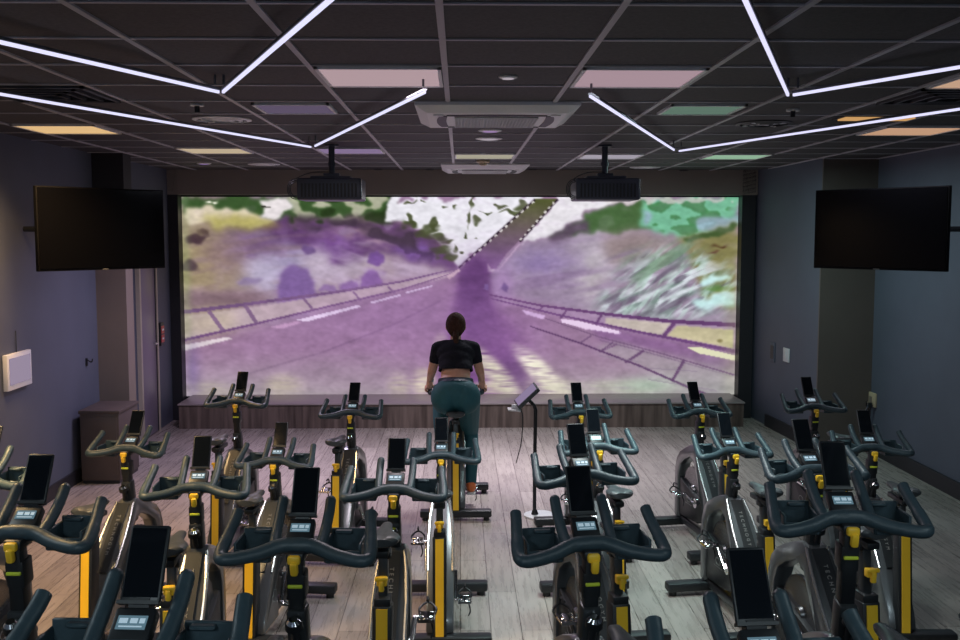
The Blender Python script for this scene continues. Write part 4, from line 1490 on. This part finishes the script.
def register(bk):
    ps = sorted([c for c in children(bk) if base(c.name) == 'pedal'], key=lambda c: c.data.vertices[0].co.x)
    LEFT_PEDALS.add(ps[0].name)

KM = kid_map()
copies = [bike0] + [copy_tree(bike0, None, KM) for _ in range(len(BIKES))]
GRP = 'exercise bikes in five rows facing the screen'
for bk in copies:
    register(bk)
for bk, (bx, by, row, yaw, crank, sdz, label) in zip(copies, BIKES):
    yb = ROWY[row] + HBY
    p = at_y(bx, by, yb)
    bar_dz = (p.z - TIER[row]) - (BAR_Z + 0.008)
    bar_dz = max(-.07, min(.09, bar_dz))
    yr = R(yaw)
    bk.location = (p.x + math.sin(yr) * HBY, ROWY[row], TIER[row])
    bk.rotation_euler = (0, 0, yr)
    set_up(bk, bar_dz, sdz, R(crank))
    tag(bk, label, 'exercise bike', GRP)
    print('BIKE', label[:40], [round(v, 3) for v in bk.location], 'bar dz %.3f wanted %.3f' % (bar_dz, (p.z - TIER[row]) - (BAR_Z + .008)))
RB = copies[-1]
RX, RY = -0.035, 7.97
RB.location = (RX, RY, 0)
RCR = R(0)
set_up(RB, -0.035, -0.015, RCR)
tag(RB, 'exercise bike ridden by the woman in the middle of the front', 'exercise bike', GRP)

# ------------------------------------------------------------------ the rider
def blobs(caps, ells, voxel, name, material, parent, smooth_it=4, cut=None, mats=None):
    bm = bmesh.new()
    for p0, p1, r0, r1 in caps:
        p0, p1 = Vector(p0), Vector(p1)
        n = 6
        pts = [p0.lerp(p1, i / n) for i in range(n + 1)]
        rs = [r0 + (r1 - r0) * i / n for i in range(n + 1)]
        bm_tube(bm, pts, rs, 16)
        for p, r in ((p0, r0), (p1, r1)):
            s = bmesh.ops.create_icosphere(bm, subdivisions=2, radius=r)
            bmesh.ops.translate(bm, vec=p, verts=s['verts'])
    for c, rr, rot in ells:
        s = bmesh.ops.create_icosphere(bm, subdivisions=3, radius=1)
        mt = Matrix.Translation(Vector(c)) @ Euler(rot).to_matrix().to_4x4() @ Matrix.Diagonal((*rr, 1))
        bmesh.ops.transform(bm, matrix=mt, verts=s['verts'])
    bmesh.ops.recalc_face_normals(bm, faces=bm.faces)
    me_ = bpy.data.meshes.new('tmp')
    bm.to_mesh(me_)
    bm.free()
    ob = bpy.data.objects.new('tmp', me_)
    COL.objects.link(ob)
    md = ob.modifiers.new('r', 'REMESH')
    md.mode = 'VOXEL'
    md.voxel_size = voxel
    sm = ob.modifiers.new('s', 'SMOOTH')
    sm.iterations = smooth_it
    sm.factor = 0.5
    dg_ = bpy.context.evaluated_depsgraph_get()
    res = bpy.data.meshes.new_from_object(ob.evaluated_get(dg_))
    bpy.data.objects.remove(ob)
    if cut:
        b3 = bmesh.new()
        b3.from_mesh(res)
        for co, no in cut:
            bmesh.ops.bisect_plane(b3, geom=b3.verts[:] + b3.edges[:] + b3.faces[:], plane_co=co, plane_no=no, clear_outer=True)
        b3.to_mesh(res)
        b3.free()
    res.name = name
    res.materials.clear()
    res.materials.append(material)
    res.polygons.foreach_set('use_smooth', [True] * len(res.polygons))
    o_ = bpy.data.objects.new(name, res)
    COL.objects.link(o_)
    o_.parent = parent
    return o_

wm = thing('person', 'woman seen from behind in black crop top and teal leggings, riding the middle front bike', 'person', (RX, RY, 0))
hipL, hipR = (-.088, -.245, .915), (.088, -.245, .915)
kneR, ankR = (.115, .075, .60), (.122, -.065, .215)
kneL, ankL = (-.125, .165, .86), (-.122, -.065, .545)
shL, shR = (-.143, -.005, 1.288), (.143, -.005, 1.288)
elL, elR = (-.192, .000, 1.100), (.194, .000, 1.100)
HZ = BAR_Z - 0.035
wrL, wrR = (-.214, .088, HZ + .075), (.214, .088, HZ + .075)
legs_c = [(hipR, kneR, .098, .062), (kneR, (.120, -.005, .44), .058, .056), ((.120, -.005, .44), ankR, .056, .036),
          (hipL, kneL, .098, .062), (kneL, (-.124, .07, .72), .058, .056), ((-.124, .07, .72), ankL, .056, .036)]
hips_e = [((-.078, -.275, .935), (.108, .115, .125), (0, 0, 0)), ((.078, -.275, .935), (.108, .115, .125), (0, 0, 0)),
          ((0, -.262, .955), (.165, .122, .125), (0, 0, 0)), ((0, -.20, 1.04), (.130, .095, .09), (0, 0, 0))]
torso_c = [((0, -.20, 1.04), (0, -.12, 1.14), .095, .085)]
torso_e = [((0, -.16, 1.10), (.118, .080, .09), (0, 0, 0)), ((0, -.09, 1.18), (.128, .085, .11), (0, 0, 0)),
           ((0, -.04, 1.25), (.145, .088, .09), (0, 0, 0)), ((0, -.02, 1.30), (.120, .065, .05), (0, 0, 0))]
arm_c = []
for sh, el, wr in ((shL, elL, wrL), (shR, elR, wrR)):
    arm_c += [((sh[0] * .5, -.02, 1.30), sh, .055, .052), (sh, el, .047, .036), (el, wr, .036, .024)]
neck_c = [((0, -.005, 1.30), (0, .028, 1.40), .047, .042)]
head_e = [((0, .055, 1.462), (.072, .090, .098), (R(-8), 0, 0)), ((0, .085, 1.425), (.052, .062, .058), (0, 0, 0)),
          ((0, .150, 1.448), (.012, .018, .020), (0, 0, 0)), ((-.073, .055, 1.452), (.010, .018, .026), (0, 0, 0)), ((.073, .055, 1.452), (.010, .018, .026), (0, 0, 0))]
foot_c = []
for s, an in ((1, ankR), (-1, ankL)):
    foot_c += [(an, (an[0], an[1] + .06, an[2] - .055), .032, .028), ((an[0], an[1] - .01, an[2] - .05), (an[0], an[1] + .11, an[2] - .065), .028, .022)]
hand_c = []
for s in (-1, 1):
    hx = s * .214
    # palm over the outer horn base, four fingers curling round it and the thumb inside
    hand_c.append(((hx, .082, HZ + .065), (hx + s * .004, .074, HZ + .028), .026, .024))
    for i, (dy, ln) in enumerate(((.030, .95), (.012, 1.05), (-.006, 1.0), (-.024, .82))):
        b0 = Vector((hx + s * .016, .080 + dy, HZ + .034 + .010 * dy / .03))
        b1 = b0 + Vector((s * .018, .004, -.016)) * ln
        b2_ = b1 + Vector((s * .000, .003, -.020)) * ln
        b3_ = b2_ + Vector((-s * .016, .002, -.010)) * ln
        hand_c += [(b0, b1, .0082, .0078), (b1, b2_, .0078, .0072), (b2_, b3_, .0072, .0064)]
    t0 = Vector((hx - s * .016, .070, HZ + .050))
    t1 = t0 + Vector((-s * .014, .020, -.016))
    t2 = t1 + Vector((s * .002, .018, -.018))
    hand_c += [(t0, t1, .011, .0095), (t1, t2, .0095, .0078)]
body = blobs(legs_c + torso_c + arm_c + neck_c + foot_c + hand_c, hips_e + torso_e + head_e, 0.0055, 'body', M['skin'], wm, 3)
# eyes and mouth
bm = bmesh.new()
for s in (-1, 1):
    q_ = bmesh.ops.create_icosphere(bm, subdivisions=2, radius=.011)
    bmesh.ops.translate(bm, vec=(s * .028, .134, 1.470), verts=q_['verts'])
to_obj('eyes', bm, M['white'], wm)
bm = bmesh.new()
bm_tube(bm, smooth_path([(-.02, .138, 1.412), (0, .146, 1.410), (.02, .138, 1.412)], 4), .005, 8)
to_obj('lips', bm, M['red'], wm)

def grow(caps, e):
    return [(a_, b_, r0 + e, r1 + e) for a_, b_, r0, r1 in caps]
def grow_e(ells, e):
    return [(c_, tuple(v_ + e for v_ in r_), ro) for c_, r_, ro in ells]
wz, wn = Vector((0, -.19, 1.062)), Vector((0, .30, 1)).normalized()
lg = blobs(grow(legs_c, .008), grow_e(hips_e, .009), 0.007, 'leggings', M['leggings'], wm, 4,
           cut=[(wz, wn)])
# waistband
wb = blobs(grow(torso_c, .014), grow_e(hips_e[2:], .0125) + grow_e(torso_e[:1], .010), 0.007, 'waistband', M['waistband'], lg, 3,
           cut=[(wz + wn * .004, wn), (wz - wn * .030, -wn)])
tc_ = Vector((0, -.11, 1.112))
tn = Vector((0, -.35, -1)).normalized()
crop_arm = []
for s, sh, el in ((-1, shL, elL), (1, shR, elR)):
    mid_ = Vector(sh).lerp(Vector(el), .52)
    crop_arm += [((sh[0] * .5, -.02, 1.30), sh, .060, .056), (sh, tuple(mid_), .055, .047)]
ctop = blobs(crop_arm + [((-.045, -.15, 1.12), (-.04, -.10, 1.17), .095, .09), ((.045, -.15, 1.12), (.04, -.10, 1.17), .095, .09)], grow_e(torso_e[1:], .013), 0.007, 'crop_top', M['top'], wm, 4,
             cut=[(tc_, tn)])
# hair gathered into a low ponytail
hair = blobs([((0, -.035, 1.43), (0, -.062, 1.385), .022, .026), ((0, -.062, 1.385), (.006, -.078, 1.325), .026, .018), ((.006, -.078, 1.325), (.010, -.092, 1.285), .018, .006)],
             [((0, .040, 1.475), (.082, .093, .100), (R(-8), 0, 0)), ((0, .0, 1.445), (.066, .055, .072), (0, 0, 0))], 0.006, 'hair', M['hair'], wm, 3,
             cut=[(Vector((0, .118, 1.48)), Vector((0, 1, -.35)).normalized())])
for an in (ankR, ankL):
    sh_ = blobs([((an[0], an[1] - .015, an[2] - .045), (an[0], an[1] + .115, an[2] - .066), .038, .030), ((an[0], an[1] - .005, an[2] - .005), (an[0], an[1] + .02, an[2] - .045), .040, .040)],
                [], 0.007, 'shoe', M['shoe'], wm, 3, cut=[(Vector((0, an[1], an[2] + .012)), Vector((0, 0, 1))), (Vector((0, an[1], an[2] - .090)), Vector((0, .12, -1)).normalized())])
    bm = bmesh.new()
    bm_box(bm, (an[0], an[1] + .045, an[2] - .093), (.068, .215, .018), Euler((R(-4), 0, 0)))
    bevel_all(bm, .007, 2)
    to_obj('sole', bm, M['sole'], sh_)

# ------------------------------------------------------------------ tablet on a floor stand beside the rider
SYD = 7.62
pb = at_z(536, 516, 0.0)
pt = at_y(533, 404, pb.y - .0)
t = thing('tablet_stand', 'slim black floor stand with pale round base holding a tilted tablet', 'stand', (pb.x, pb.y, 0))
bm = bmesh.new()
bm_tube(bm, [(0.03, 0, 0), (0.03, 0, .012), (0.03, 0, .016)], [.125, .125, .115], 36)
to_obj('base_disc', bm, M['white'], t)
bm = bmesh.new()
bm_tube(bm, [(-.01, 0, .014), (-.01, 0, .05)], [.03, .018], 14)
hgt = pt.z
bm_tube(bm, smooth_path([(-.012, 0, .02), (-.012, 0, .4), (-.008, 0, hgt - .10), (-.012, 0, hgt - .03), (-.035, 0, hgt + .005), (-.06, 0, hgt + .03)], 5), .0145, 12)
to_obj('pole', bm, M['black'], t)
tb = thing('tablet', 'tilted tablet in a pale violet case on the floor stand', 'tablet', (pb.x - .075, pb.y, hgt + .065), 0)
rt = Euler((R(8), R(-43), 0))
bm = bmesh.new()
bm_box(bm, (0, 0, 0), (.215, .20, .030), rt)
bevel_all(bm, .006)
to_obj('case', bm, M['saddle'], tb)
bm = bmesh.new()
bm_box(bm, rt.to_matrix() @ Vector((0, 0, .0158)), (.19, .17, .002), rt)
to_obj('screen_face', bm, emis_panel('tablet_screen', (170, 150, 190), 0.7), tb, smooth=False)
bm = bmesh.new()
bm_tube(bm, smooth_path([(-.06, -.03, -.07), (-.035, -.05, -.16), (-.045, -.05, -.35), (-.07, -.05, -.46), (-.085, -.05, -.52)], 5), .004, 6)
to_obj('cable', bm, M['black'], tb)
bm = bmesh.new()
bm_box(bm, (-.10, -.02, -.105), (.10, .10, .012), Euler((0, R(6), 0)))
bm_box(bm, (-.085, -.02, -.085), (.07, .02, .04))
bevel_all(bm, .003)
to_obj('card_reader', bm, M['white'], tb)
